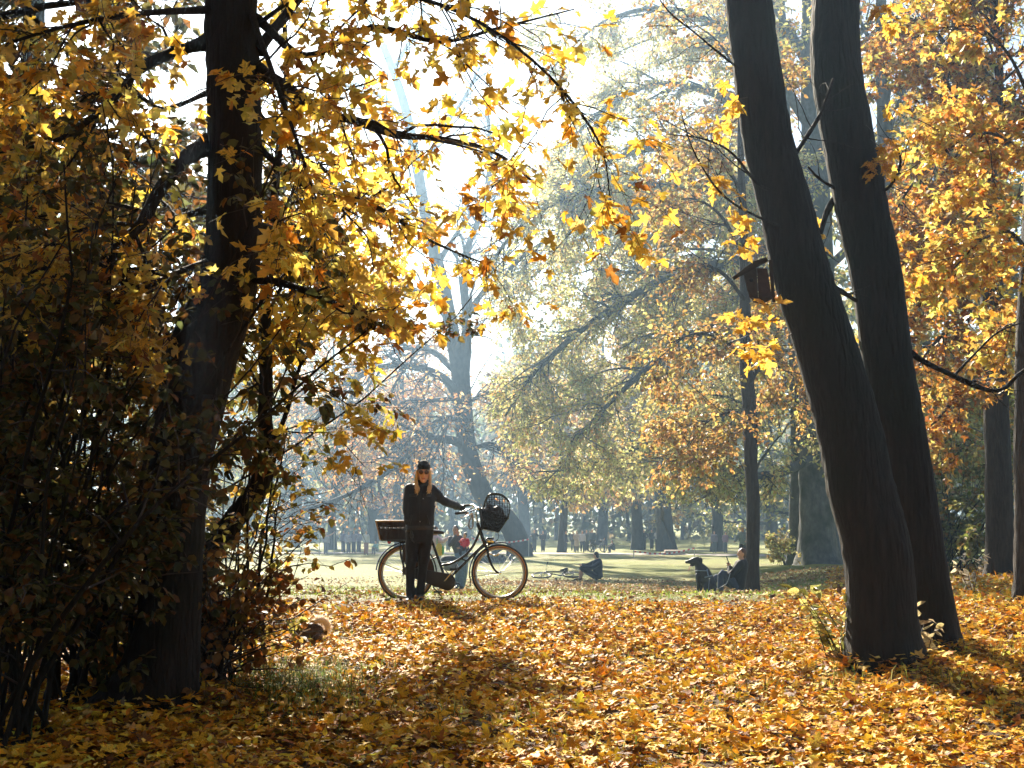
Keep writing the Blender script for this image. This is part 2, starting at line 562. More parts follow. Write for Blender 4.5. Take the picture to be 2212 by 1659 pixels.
def fallen():
    rng = np.random.default_rng(21)
    # near carpet, thick enough to hide the soil
    N = 74000
    y = np.sqrt(rng.random(N) * (17.9 ** 2 - 5.2 ** 2) + 5.2 ** 2)
    x = (rng.random(N) * 2 - 1) * (0.40 * y + 0.9)
    edge = 16.5 + .45 * np.sin(x * 1.7 + 1) + .3 * np.sin(x * 4.1) - 0.9 * sstep(-1.5, -3.2, x) + 0.5 * sstep(2, 4, x) + .35 * rng.standard_normal(N)
    keep = y < edge
    # grassy gaps show through here and there
    gap = np.sin(x * 1.9 + 2.1 * np.sin(y * .8)) * np.sin(y * 1.6 + 1.3 * np.sin(x * 1.1))
    keep &= rng.random(N) < np.where(gap > .72, .35, 1.0)
    hole = np.exp(-((x + 1.58) ** 2 / .2 + (y - 10.5) ** 2 / .6))
    keep &= rng.random(N) > hole * .45
    x, y = x[keep], y[keep]; n = len(x)
    lay = rng.random(n)
    z = gz(x, y) + .006 + .055 * lay ** 1.5
    # drifts against the trunks
    for (tx, ty, tr) in TRUNK_FEET:
        q = np.hypot(x - tx, y - ty)
        z = z + .10 * lay * np.exp(-((q - tr) / .16) ** 2)
    pos = np.column_stack([x, y, z])
    axis = np.column_stack([rng.standard_normal((n, 2)), .25 * rng.standard_normal(n)])
    nor = unit(np.array([0, 0, 1.0]) + .33 * rng.standard_normal((n, 3)) * np.array([1, 1, .3]))
    B = basis(axis, nor)
    s = rng.uniform(.052, .104, n)
    clump = .5 + .5 * np.sin(x * 2.3 + 3 * np.sin(y * 1.3)) * np.sin(y * 2.9 + 2 * np.sin(x * .7))
    cA = palette(GOLD, (6, 6, 3.2, 3.2, 1.3, .8, 1.0), n, .22, rng)
    cB = palette(GOLD, (2, 3, 1, 3, 3, 2.2, 1), n, .2, rng)
    sel = rng.random(n) < .22 + .45 * (clump > .78)
    col = np.where(sel[:, None], cB, cA)
    px, py, f = project(pos)
    infr = (px > 10) & (px < 1014) & (py < 764) & (py > 0)
    score = np.where(infr & (lay > .75), s / f, 0)
    top = np.argsort(-score)[:300]
    # leave out the dark lower left corner when picking the largest
    rest = np.ones(n, bool); rest[top] = False
    leaf_objects(MAPLE, pos[top] + np.array([0, 0, .012]), B[top], s[top], col[top], ground, LEAF_LITTER, 8, world_parent=False)
    near = rest & (y < 7.1); mid = rest & (y >= 7.1) & (y < 10.2); far = rest & (y >= 10.2)
    V1, F1, C1 = stamp(MAPLE, pos[near], B[near], s[near], col[near], rng)
    V2, F2, C2 = stamp(MAPLE_LO, pos[mid], B[mid], s[mid], col[mid], rng)
    V3, F3, C3 = stamp(STAR, pos[far], B[far], s[far], col[far], rng)
    V = np.concatenate([V1, V2, V3]); F = np.concatenate([F1, F2 + len(V1), F3 + len(V1) + len(V2)]); C = np.concatenate([C1, C2, C3])
    o = link('leaf_litter', mesh_np('leaf_litter', V, F, col=C), LEAF_LITTER)
    tag(o, 'golden carpet of fallen maple leaves on the near ground', 'fallen leaves', kind='stuff')
    # crumbs, torn and curled pieces between the whole leaves
    N2 = 24000
    yy = np.sqrt(rng.random(N2) * (16.3 ** 2 - 5.4 ** 2) + 5.4 ** 2); xx = (rng.random(N2) * 2 - 1) * (0.39 * yy + .5)
    pp = np.column_stack([xx, yy, gz(xx, yy) + .035 + .05 * rng.random(N2)])
    bb = basis(np.column_stack([rng.standard_normal((N2, 2)), .5 * rng.standard_normal(N2)]), unit(np.array([0, 0, 1.0]) + .6 * rng.standard_normal((N2, 3))))
    Vc, Fc, Cc = stamp(RHOMB, pp, bb, rng.uniform(.025, .065, N2), palette(GOLD, (2, 4, 2, 4, 4, 2.5, 1), N2, .25, rng), rng)
    o = link('leaf_crumbs', mesh_np('leaf_crumbs', Vc, Fc, col=Cc), LEAF_LITTER)
    tag(o, 'torn brown and orange leaf crumbs among the fallen leaves', 'fallen leaves', kind='stuff')
    # thin scatter of dry leaves over the meadow
    parts = []
    def scatter(N, y0, y1, x0f, x1f, size, pal, w, fn=None):
        yy = np.sqrt(rng.random(N) * (y1 ** 2 - y0 ** 2) + y0 ** 2)
        xx = yy * (x0f + (x1f - x0f) * rng.random(N))
        if fn is not None:
            k = rng.random(N) < fn(xx, yy); xx, yy = xx[k], yy[k]
        m = len(xx)
        p = np.column_stack([xx, yy, gz(xx, yy) + .01 + .04 * rng.random(m)])
        ax = np.column_stack([rng.standard_normal((m, 2)), .3 * rng.standard_normal(m)])
        nr = unit(np.array([0, 0, 1.0]) + .5 * rng.standard_normal((m, 3)))
        return stamp(RHOMB, p, basis(ax, nr), rng.uniform(*size, m), palette(pal, w, m, .22, rng), rng)
    TAN = [(.55, .34, .15), (.42, .22, .08), (.66, .46, .24), (.22, .11, .05), (.6, .33, .07)]
    parts.append(scatter(9000, 15.8, 20.5, -.42, .42, (.05, .09), TAN, (3, 3, 2, 3, 2),
                         lambda x, y: .55 * (1 - sstep(16.6, 19.6, y)) + .05))
    parts.append(scatter(26000, 22, 46, -.05, .42, (.07, .12), TAN, (4, 3, 4, 1, 1),
                         lambda x, y: (.25 + .6 * (np.sin(x * .9 + y * .31) > -.2)) * sstep(24, 28, y)))
    parts.append(scatter(6000, 19, 50, -.42, .10, (.06, .11), TAN, (3, 3, 3, 2, 1)))
    parts.append(scatter(16000, 17, 42, .22, .45, (.09, .14), GOLD, (3, 4, 2, 4, 2, 1, 1)))
    V, F = cat_meshes([(p[0], p[1]) for p in parts]); C = np.concatenate([p[2] for p in parts])
    o = link('meadow_leaf_litter', mesh_np('meadow_leaf_litter', V, F, col=C), LEAF_LITTER)
    tag(o, 'thin scatter of dry tan leaves over the meadow', 'fallen leaves', kind='stuff')
fallen()

def ground_twigs():
    rng = np.random.default_rng(41)
    n = 170
    y = np.sqrt(rng.random(n) * (16 ** 2 - 6 ** 2) + 36); x = (rng.random(n) * 2 - 1) * .38 * y
    P = np.empty((n, 5, 3)); a = rng.uniform(0, 6.28, n); L = rng.uniform(.08, .45, n)
    P[:, 0] = np.column_stack([x, y, gz(x, y) + .055])
    for j in range(1, 5):
        a = a + .35 * rng.standard_normal(n)
        P[:, j, :2] = P[:, j - 1, :2] + np.column_stack([np.cos(a), np.sin(a)]) * (L / 4)[:, None]
        P[:, j, 2] = gz(P[:, j, 0], P[:, j, 1]) + .05 + .03 * rng.random(n)
    V, F = tubes(P, rng.uniform(.0015, .005, n)[:, None] * np.linspace(1, .4, 5)[None], 5)
    o = link('fallen_twigs', mesh_np('fallen_twigs', V, F, smooth=True), TWIG)
    tag(o, 'small broken twigs lying among the fallen leaves', 'twigs', kind='stuff')
ground_twigs()

def blades(name, label, x, y, h, w, pal, wts, rng, lean=.5, arch=.35):
    n = len(x)
    z = gz(x, y)
    hh = rng.uniform(*h, n); ww = rng.uniform(*w, n)
    d = unit(np.column_stack([rng.standard_normal((n, 2)), np.zeros(n)]))
    sd = np.column_stack([-d[:, 1], d[:, 0], np.zeros(n)])
    base = np.column_stack([x, y, z])
    up = np.array([0, 0, 1.0])
    l1 = rng.uniform(.1, lean, n)[:, None]; l2 = rng.uniform(.2, lean + arch, n)[:, None]
    m = base + hh[:, None] * (.55 * up + .55 * l1 * d)
    t = m + hh[:, None] * (up * (.45 - .35 * l2) + d * .5 * l2)
    V = np.stack([base - sd * ww[:, None], base + sd * ww[:, None], m + sd * ww[:, None] * .7, m - sd * ww[:, None] * .7, t], 1)
    i = (np.arange(n) * 5)[:, None]
    F4 = i + np.array([[0, 1, 2, 3]]); F3 = i + np.array([[3, 2, 4]])
    C = np.repeat(palette(pal, wts, n, .25, rng), 5, 0)
    o = link(name, mesh_np(name, V.reshape(-1, 3), [F4, F3], col=C), GRASS_M)
    tag(o, label, 'grass', kind='stuff')
    return o

def grasses():
    rng = np.random.default_rng(5)
    GP = [(.10, .15, .028), (.15, .19, .04), (.07, .10, .022), (.30, .26, .10)]
    # the rough tuft between the shrub and the small dog
    n = 2600
    x = -1.58 + .30 * rng.standard_normal(n); y = 10.5 + .55 * rng.standard_normal(n)
    x = x - .15 * (y - 10.5)
    blades('grass_patch', 'rough green grass patch beside the small dog', x, y, (.05, .22), (.002, .0045), GP, (4, 3, 3, 3), rng, 1.1, .8)
    n = 5200
    x = rng.uniform(-4.5, 4.5, n); y = rng.uniform(6, 17, n)
    k = np.sin(x * 1.9 + 2.1 * np.sin(y * .8)) * np.sin(y * 1.6 + 1.3 * np.sin(x * 1.1)) > .55
    x, y = x[k], y[k]
    g = [(3.0, 10.7), (2.5, 11.1), (3.5, 11.9), (2.4, 10.6), (4.15, 12.3), (4.3, 16.5), (4.9, 17.5), (5.6, 17.4), (3.3, 10.6)]
    for gx, gy in g:
        x = np.concatenate([x, gx + .18 * rng.standard_normal(45)]); y = np.concatenate([y, gy + .18 * rng.standard_normal(45)])
    blades('grass_tufts', 'thin grass blades poking through the leaf carpet', x, y, (.06, .26), (.0015, .004), GP, (3, 4, 2, 4), rng, .8, .6)
    n = 30000
    y = np.sqrt(rng.random(n) * (40 ** 2 - 16.8 ** 2) + 16.8 ** 2); x = (rng.random(n) * 2 - 1) * (.4 * y + .5)
    blades('meadow_grass', 'short sunlit meadow grass behind the bicycle', x, y, (.03, .085), (.004, .010),
           [(.19, .26, .03), (.29, .33, .05), (.36, .34, .08), (.12, .18, .02)], (4, 4, 2, 3), rng, .8, .3)
grasses()

# ------------------------------------------------------------------ trees
def trunk_obj(name, pts, rad, mat, parent, sides=28, n=60, flare=None, lobes=5, rough=.03, seed=0, cap=True, bulge=.06):
    rng = np.random.default_rng(seed)
    P, R = resample(pts, rad, n)
    T = unit(np.gradient(P, axis=0))
    ref = np.array([0.0, 1.0, 0.05]); X = unit(np.cross(T, ref)); Y = np.cross(T, X)
    a = np.arange(sides) * 2 * math.pi / sides
    h = np.linspace(0, 1, n)[:, None]
    ph = rng.uniform(0, 6.28, 6)
    mod = 1 + bulge * (np.sin(2 * a + ph[0] + 5 * h) + .7 * np.sin(3 * a + ph[1] - 7 * h) + .8 * np.sin(11 * h + ph[2] + a)) * .6
    mod = mod + rough * rng.standard_normal((n, sides)) * .6
    for _ in range(int(n / 7)):                  # burrs, scars and healed knots
        hc, ac = rng.uniform(.05, 1), rng.uniform(0, 6.28)
        da = np.angle(np.exp(1j * (a - ac)))[None]
        mod = mod + rng.uniform(-.05, .11) * np.exp(-((h - hc) / rng.uniform(.010, .03)) ** 2 - (da / rng.uniform(.25, .5)) ** 2)
    z0 = P[:, 2] - P[0, 2]
    if flare:
        fl = np.exp(-z0 / flare[1])[:, None]
        lob = .5 + .5 * np.cos(lobes * a + ph[3] + .5 * np.sin(a * 2 + ph[4]))
        mod = mod + flare[0] * fl * (.35 + .9 * lob ** 2)
    V = P[:, None] + (X[:, None] * np.cos(a)[None, :, None] + Y[:, None] * np.sin(a)[None, :, None]) * (R[:, None] * mod)[..., None]
    i = np.arange(n * sides).reshape(n, sides)
    q = np.stack([i[:-1], np.roll(i, -1, 1)[:-1], np.roll(i, -1, 1)[1:], i[1:]], -1).reshape(-1, 4)
    me = mesh_np(name, V.reshape(-1, 3), [q, i[-1:].copy()], smooth=True)
    return link(name, me, mat, parent, world_parent=True), P, R

def wood(name, batches, mat, parent, smooth=True, kind=None):
    V, F = cat_meshes([tubes(P, R, s, cap=s > 4) for P, R, s in batches])
    o = link(name, mesh_np(name, V, F, smooth=smooth), mat, parent, world_parent=True)
    o['kind'] = kind or ('stuff' if name in ('branch', 'twig') else 'thing')
    if o['kind'] == 'thing': del o['kind']
    return o

def foliage(parent, templates, pos, B, s, col, mat, keep=0, minpx=9.0, name='crown', rng=RNG, tint=6, small=None):
    """One stuff part for the crown; the leaves that show largest become objects of their own."""
    rest = np.ones(len(pos), bool)
    if keep:
        px, py, f = project(pos)
        scr = s * FPX / f
        ok = (px > -5) & (px < 1030) & (py > -5) & (py < 770) & (scr > minpx)
        order = np.argsort(-np.where(ok, scr * (.7 + .6 * rng.random(len(pos))), 0))[:min(keep, int(ok.sum()))]
        rest[order] = False
        leaf_objects(templates, pos[order], B[order], s[order], col[order], parent, mat, tint)
    V, F, C = stamp(small or templates, pos[rest], B[rest], s[rest], col[rest], rng)
    o = link(name, mesh_np(name, V, F, col=C), mat, parent, world_parent=True)
    o['kind'] = 'stuff'
    return o

def limbs_obj(trunk, limbs, mat, sides=9, n=26, rough=.05):
    out = []
    for pts, r0, r1 in limbs:
        P, R = resample(np.array(pts), [r0, r1], n)
        R = R * (1 + .08 * np.sin(np.linspace(0, 17, n) + r0 * 900))
        R[0] *= 1.35; R[1] *= 1.1
        v, f = tubes(P[None], R[None], sides, rough=rough)
        link('limb', mesh_np('limb', v, f, smooth=True), mat, trunk)
        out.append((P, R))
    return np.stack([p for p, _ in out]), np.stack([r for _, r in out])

def A(*pts):
    return np.array([at(*p) for p in pts])

YEL = [(.86, .57, .09), (.84, .47, .05), (.86, .64, .17), (.66, .55, .11), (.62, .25, .02), (.36, .14, .03)]

# ---- the big maple on the left
def left_maple():
    rng = np.random.default_rng(101)
    d = 9.7
    base = at(300, 1560, d); base[2] = gz1(base[0], base[1]) - .05
    root = tag(empty('maple_tree', base), 'thick dark maple leaning right at left, golden leaves across its trunk', 'tree')
    k = SPX / FPX * d / 2
    tp = [at(305, 1570, d), at(340, 1480, d), at(366, 1350, d), at(378, 1200, d), at(392, 1000, d), at(428, 800, d), at(458, 700, d), at(492, 600, d),
          at(503, 480, d), at(506, 300, d), at(503, 150, d), at(502, 0, d), at(508, -250, d), at(490, -600, d + .4), at(505, -1000, d + .3)]
    tr = np.array([165, 150, 128, 118, 128, 150, 146, 126, 122, 122, 120, 118, 105, 80, 50]) * k
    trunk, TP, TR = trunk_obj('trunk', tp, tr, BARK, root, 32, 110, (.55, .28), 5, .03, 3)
    w = SPX / FPX * d / 2
    L = [
        (A((555, 150, d), (620, 190, d - .2), (690, 240, d - .4), (770, 262, d - .5), (860, 292, d - .5), (960, 300, d - .3), (1070, 330, d), (1160, 400, d + .2)), 15 * w * 2, 4 * w),
        (A((555, 110, d), (620, 30, d + .1), (700, -60, d + .2), (820, -150, d + .3)), 14 * w * 2, 7 * w),
        (A((455, 310, d), (400, 345, d - .2), (345, 410, d - .4), (300, 490, d - .6), (220, 540, d - .7), (120, 570, d - .6), (0, 620, d - .4)), 20 * w * 2, 6 * w),
        (A((455, 90, d), (380, 112, d - .1), (300, 150, d - .2), (240, 220, d - .1), (130, 300, d + .2), (0, 330, d + .4)), 16 * w * 2, 5 * w),
        (A((540, 600, d), (600, 610, d - .3), (660, 628, d - .5), (740, 660, d - .7), (820, 688, d - .6), (880, 690, d - .4)), 11 * w * 2, 3 * w),
        (A((560, 320, d), (660, 400, d - .2), (800, 440, d - .3), (930, 520, d), (1060, 575, d + .3)), 8 * w * 2, 3 * w),
        (A((555, 40, d), (660, 120, d - .6), (800, 60, d - 1), (950, 90, d - 1.1), (1080, 60, d - 1.1), (1240, 20, d - 1)), 9 * w * 2, 3 * w),
        (A((450, 200, d), (350, 235, d + .4), (270, 190, d + .6), (180, 205, d + .7), (90, 150, d + .8), (0, 190, d + .9)), 6 * w * 2, 3 * w),
        (A((455, 450, d), (360, 470, d + .3), (230, 440, d + .8), (80, 470, d + 1)), 9 * w * 2, 4 * w),
        (A((540, 230, d), (640, 330, d + .9), (760, 400, d + 1.8), (880, 470, d + 2.6)), 9 * w * 2, 3 * w),
        (A((540, 480, d), (600, 500, d + 1.2), (690, 560, d + 2.6), (780, 600, d + 3.6)), 9 * w * 2, 3 * w),
        (A((470, 560, d), (380, 590, d - .4), (260, 650, d - .6), (150, 720, d - .3)), 9 * w * 2, 3 * w),
        (A((545, 60, d), (700, -30, d - .9), (950, 10, d - 1.9), (1150, 130, d - 2.4), (1290, 300, d - 2.2), (1320, 440, d - 2)), 5 * w * 2, 2 * w),
        (A((540, 20, d), (590, 160, d - 1.2), (640, 300, d - 2), (680, 420, d - 2.2)), 7 * w * 2, 2.5 * w),
        (A((540, 430, d), (600, 470, d + 1.8), (680, 540, d + 4.2), (760, 600, d + 6.6), (860, 640, d + 8.6)), 10 * w * 2, 3 * w),
        (A((470, 20, d), (300, 30, d - .8), (130, 60, d - 1.4), (-60, 120, d - 1.5)), 9 * w * 2, 3 * w),
    ]
    LP, LR = limbs_obj(trunk, L, BARK)
    # branches and twigs of the part in view
    p1, r1 = spawn(LP, LR, 170, (.5, 1.4), (25, 65), 8, .2, 1, .5, .3, .16, .05, rng=rng, rmax=.014)
    p2, r2 = spawn(np.concatenate([resample3(LP, 8), p1]), np.concatenate([rs2(LR, 8), r1]), 1250, (.25, .75), (25, 70), 6, .25, 1, .5, .35, .2, .07, rng=rng, rmax=.006)
    r2 = np.maximum(r2, .0016)
    fj = [i for i, l in enumerate(L) if l[0][-1][1] > d + 8][0]   # the long limb reaching out over the crest carries thick sprays
    e1, er1 = spawn(LP[fj:fj + 1], LR[fj:fj + 1], 30, (.6, 1.3), (35, 80), 6, .66, 1, .5, .3, .16, .05, rng=rng, rmax=.01)
    e2, er2 = spawn(e1, er1, 125, (.3, .7), (25, 70), 6, .1, 1, .5, .35, .2, .06, rng=rng, rmax=.005)
    # high crown above the picture, thickened to dim the sky light below
    hp, hr = spawn(TP[None, 90:], TR[None, 90:], 34, (3.0, 6.0), (45, 85), 10, .0, 1, .32, .2, .12, -.05, rng=rng)
    h2, h2r = spawn(hp, hr, 420, (1.0, 2.6), (30, 65), 7, .25, 1, .45, .25, .15, .02, rng=rng)
    h3, h3r = spawn(h2, h2r, 2600, (.4, 1.0), (30, 70), 3, .2, 1, .5, .4, .2, .05, rng=rng)
    wood('branch', [(p1, r1, 5), (hp, hr, 6), (h2, h2r, 3)], BARK, root)
    wood('twig', [(p2, r2, 4), (e1, np.maximum(er1, .002), 4), (e2, np.maximum(er2, .0016), 3), (h3, np.maximum(h3r, .003), 3)], TWIG, root)
    pos, B, s = twig_leaves(p2, 6, (.055, .115), rng, .2, .05, .55, .45, .5)
    ex = (pos[:, 0] - base[0])                      # the crown thins out towards its right hand tips
    kp = rng.random(len(pos)) < np.interp(ex, [0, 1.9, 2.6, 4.2], [1.0, .80, .55, .42]) * np.where((ex > 1.7) & (pos[:, 2] > 3.8), .75, 1)
    pos, B, s = pos[kp], B[kp], s[kp]
    q = twig_leaves(e2, 7, (.07, .13), rng, .1, .05, .55, .45, .5)
    pos, B, s = np.concatenate([pos, q[0]]), np.concatenate([B, q[1]]), np.concatenate([s, q[2]])
    col = palette(YEL, (6, 3.6, 2.4, 1.4, 1.2, .6), len(pos), .18, rng)
    foliage(root, MAPLE, pos, B, s, col, LEAF_NEAR, keep=300, rng=rng, tint=8, small=MAPLE_LO)
    pos, B, s = twig_leaves(h3, 6, (.16, .25), rng, .1, .1, .6, .45, .5)
    col = palette(YEL, (5, 3, 3, 2, .9, .4), len(pos), .18, rng)
    kp = (pos[:, 2] > 5.7) & (rng.random(len(pos)) < np.where(pos[:, 1] > d + .4, .10, 1.0))  # unseen crown shaped for the light: sunward side thinned so lower leaves stay lit
    V, F, C = stamp(STAR, pos[kp], B[kp], s[kp], col[kp], rng)
    o = link('upper_crown', mesh_np('upper_crown', V, F, col=C), LEAF_NEAR, root, True); o['kind'] = 'stuff'

def resample3(P, n):
    return np.stack([spline(p, n) for p in P])

def rs2(R, n):
    return np.stack([np.interp(np.linspace(0, 1, n), np.linspace(0, 1, R.shape[1]), r) for r in R])

left_maple()

# ---- the forked young tree just behind it
def young_tree():
    rng = np.random.default_rng(55)
    d = 11.2
    base = at(428, 1300, d); base[2] = gz1(base[0], base[1]) - .03
    root = tag(empty('young_tree', base), 'slim forked young tree rising right of the thick maple', 'tree')
    w = SPX / FPX * d / 2
    tp = [base, at(432, 1290, d), at(452, 1205, d), at(505, 1125, d), at(552, 1065, d), at(578, 985, d), at(572, 905, d), at(574, 800, d), at(571, 650, d), at(585, 520, d + .2), at(600, 350, d + .4), at(620, 150, d + .6), at(600, -100, d + .8)]
    tr = np.array([62, 58, 52, 46, 44, 38, 30, 28, 26, 22, 18, 14, 9]) * w
    trunk, TP, TR = trunk_obj('trunk', tp, tr, BARK, root, 16, 60, (.3, .15), 4, .05, 9, bulge=.1)
    L = [(A((580, 975, d), (606, 925, d - .1), (628, 860, d - .2), (640, 815, d - .2), (655, 780, d - .2), (692, 745, d - .3)), 13 * w, 5 * w),
         (A((573, 850, d), (540, 800, d + .2), (500, 720, d + .4), (470, 640, d + .5)), 9 * w, 3 * w),
         (A((574, 760, d), (640, 700, d + .2), (700, 640, d + .3), (720, 560, d + .3)), 9 * w, 3 * w),
         (A((573, 700, d), (620, 600, d - .1), (700, 520, d - .2)), 9 * w, 3 * w),
         (A((640, 815, d - .2), (700, 840, d - .2), (760, 880, d - .1)), 5 * w, 2 * w),
         (A((574, 820, d), (520, 850, d - .2), (480, 880, d - .3)), 7 * w, 2 * w),
         (A((650, 790, d - .2), (640, 750, d - .2), (655, 700, d - .1), (690, 655, d)), 6 * w, 2 * w),
         (A((590, 930, d), (650, 935, d), (720, 940, d), (790, 1010, d)), 4 * w, 1.5 * w)]
    LP, LR = limbs_obj(trunk, L, BARK, 7, 16)
    p1, r1 = spawn(np.concatenate([LP, resample3(TP[None, 25:], 16)]), np.concatenate([LR, rs2(TR[None, 25:], 16)]), 90, (.4, 1.0), (30, 70), 6, .15, 1, .45, .3, .18, .04, rng=rng, rmax=.008)
    p2, r2 = spawn(p1, r1, 230, (.2, .5), (25, 65), 5, .2, 1, .6, .5, .2, .05, rng=rng, rmax=.004)
    wood('twig', [(p1, np.maximum(r1, .002), 5), (p2, np.maximum(r2, .0015), 3)], TWIG, root)
    pos, B, s = twig_leaves(p2, 5, (.06, .12), rng, .1, .04, .6, .5, .5)
    px, py, f = project(pos)
    k = py < 470
    col = palette([(.74, .50, .07), (.62, .52, .12), (.66, .36, .04), (.40, .38, .07)], (5, 4, 2, 1), len(pos), .16, rng)
    foliage(root, MAPLE_LO, pos[k], B[k], s[k], col[k], LEAF_NEAR, keep=140, rng=rng)
young_tree()

# ---- shrubs
def shrub(label, px, d, h, nst, spread, per, dens, pal, wts, seed, keep=0, size=(.05, .085), lean=(0, 0), group=None, zmin=.12):
    rng = np.random.default_rng(seed)
    b = at(px, 1300, d); b[2] = gz1(b[0], b[1]) - .02
    root = tag(empty('shrub', b), label, 'shrub', group)
    n = 12
    o = np.column_stack([rng.normal(0, spread * .22, nst), rng.normal(0, spread * .22, nst), np.zeros(nst)])
    dirs = unit(np.column_stack([rng.normal(lean[0], .35 * spread, nst), rng.normal(lean[1], .35 * spread, nst), np.ones(nst)]))
    P = np.empty((nst, n, 3)); P[:, 0] = b + o
    P[:, 0, 2] = gz(P[:, 0, 0], P[:, 0, 1]) - .02
    hh = h * rng.uniform(.55, 1.0, nst)
    D = dirs
    for j in range(1, n):
        D = unit(D + .10 * rng.standard_normal((nst, 3)) + np.array([0, 0, .03]))
        P[:, j] = P[:, j - 1] + D * (hh / (n - 1))[:, None]
    R = rng.uniform(.009, .022, nst)[:, None] * np.linspace(1, .25, n)[None]
    p1, r1 = spawn(P, R, int(nst * 9), (.35, 1.1), (30, 70), 6, .12, 1, .55, .3, .18, .03, rng=rng, rmax=.008)
    p2, r2 = spawn(p1, r1, int(nst * 9 * dens), (.15, .45), (25, 65), 4, .15, 1, .6, .5, .2, .04, rng=rng, rmax=.004)
    st = wood('stem', [(P, R, 7)], BARK, root)
    wood('twig', [(p1, np.maximum(r1, .0022), 4), (p2, np.maximum(r2, .0015), 3)], TWIG, root)
    pos, B, s = twig_leaves(p2, per, size, rng, .05, .03, .6, .55, .6)
    k = pos[:, 2] > b[2] + zmin
    pos, B, s = pos[k], B[k], s[k]
    col = palette(pal, wts, len(pos), .2, rng)
    foliage(root, OVATE, pos, B, s, col, LEAF_NEAR, keep=keep, minpx=7.0, rng=rng, small=SMALL)
    return root

OLV = [(.30, .27, .06), (.46, .36, .08), (.22, .22, .05), (.50, .28, .05), (.34, .13, .03)]
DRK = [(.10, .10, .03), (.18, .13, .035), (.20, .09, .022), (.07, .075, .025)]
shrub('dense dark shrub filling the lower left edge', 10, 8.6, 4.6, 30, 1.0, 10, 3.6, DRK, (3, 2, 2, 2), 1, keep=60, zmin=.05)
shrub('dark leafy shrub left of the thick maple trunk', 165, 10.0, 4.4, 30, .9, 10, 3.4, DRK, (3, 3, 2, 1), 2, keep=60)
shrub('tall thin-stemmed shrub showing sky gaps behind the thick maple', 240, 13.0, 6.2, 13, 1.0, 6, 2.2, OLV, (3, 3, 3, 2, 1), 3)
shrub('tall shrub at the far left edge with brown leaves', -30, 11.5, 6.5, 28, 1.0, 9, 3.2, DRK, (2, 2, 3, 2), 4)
shrub('olive leaved shrub at the foot of the forked young tree', 495, 11.4, 2.2, 12, .7, 5, 1.5, OLV, (4, 4, 3, 2, 1.2), 5, keep=130, lean=(.16, 0))
shrub('low rust brown shrub right of the thick maple base', 440, 10.4, .95, 14, .45, 6, 1.8, [(.28, .10, .025), (.20, .10, .03), (.36, .18, .04), (.16, .12, .03)], (3, 3, 2, 2), 6, keep=40, zmin=.0)
shrub('backlit olive shrub just left of the forked tree', 290, 14.5, 4.6, 12, 1.0, 6, 2.2, OLV, (3, 4, 3, 2, .6), 7)

# ---- the two leaning maples on the right
def twin(name_label, tp, tw, d, seed, limbs, sprays, high):
    rng = np.random.default_rng(seed)
    w = SPX / FPX * d / 2
    base = at(*tp[0]); base[2] = gz1(base[0], base[1]) - .05
    root = tag(empty('maple_tree', base), name_label, 'tree')
    pts = [at(*p) for p in tp]
    pts[0][2] = base[2]
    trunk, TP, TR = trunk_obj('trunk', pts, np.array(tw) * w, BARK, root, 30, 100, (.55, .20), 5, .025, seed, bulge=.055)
    LP, LR = limbs_obj(trunk, [(A(*l[0]), l[1] * w, l[2] * w) for l in limbs], BARK, 8, 20)
    p1, r1 = spawn(LP, LR, 26, (.3, .9), (25, 60), 6, .3, 1, .5, .3, .18, .03, rng=rng, rmax=.006)
    # leafy sprays the picture shows, each on its own twig
    SPs = []
    for (x, y, dd, x2, y2, n) in sprays:
        a, b = at(x, y, dd), at(x2, y2, dd - .15)
        m = (a + b) / 2 + rng.normal(0, .04, 3)
        SPs.append(spline([a, m, b], 6))
    SPs = np.stack(SPs)
    SR = np.full(SPs.shape[:2], .003) * np.linspace(1.3, .5, 6)
    t2, t2r = spawn(SPs, SR, len(SPs) * 3, (.12, .3), (30, 70), 4, .3, 1, .7, .6, .15, .05, rng=rng)
    hp, hr = spawn(TP[None, 86:], TR[None, 86:], high, (2.5, 5.5), (45, 85), 9, .1, 1, .32, .2, .12, -.05, rng=rng)
    h2, h2r = spawn(hp, hr, high * 6, (.9, 2.2), (30, 65), 6, .25, 1, .45, .25, .15, .02, rng=rng)
    h3, h3r = spawn(h2, h2r, high * 28, (.4, .9), (30, 70), 3, .2, 1, .5, .4, .2, .05, rng=rng)
    wood('branch', [(p1, np.maximum(r1, .002), 5), (hp, hr, 6), (h2, h2r, 3)], BARK, root)
    wood('twig', [(SPs, SR, 4), (t2, np.maximum(t2r, .0015), 3), (h3, np.maximum(h3r, .003), 3)], TWIG, root)
    pos, B, s = twig_leaves(np.concatenate([resample3(SPs, 4), t2]), 2, (.075, .14), rng, .25, .05, .6, .35, .6)
    col = palette(YEL, (7, 4, 2, .5, .8, .1), len(pos), .12, rng)
    leaf_objects(MAPLE, pos, B, s, col, root, LEAF_NEAR, 5)
    pos, B, s = twig_leaves(h3, 7, (.13, .2), rng, .1, .1, .6, .45, .5)
    kp = (pos[:, 2] > 5.9) & (rng.random(len(pos)) < np.where(pos[:, 1] > d, .12, 1.0))  # unseen crown thinned on its sunward side to spare the foreground from shade
    pos, B, s = pos[kp], B[kp], s[kp]
    V, F, C = stamp(STAR, pos, B, s, palette(YEL, (5, 3, 3, 2, .9, .4), len(pos), .18, rng), rng)
    o = link('crown', mesh_np('crown', V, F, col=C), LEAF_NEAR, root, True); o['kind'] = 'stuff'
    return root

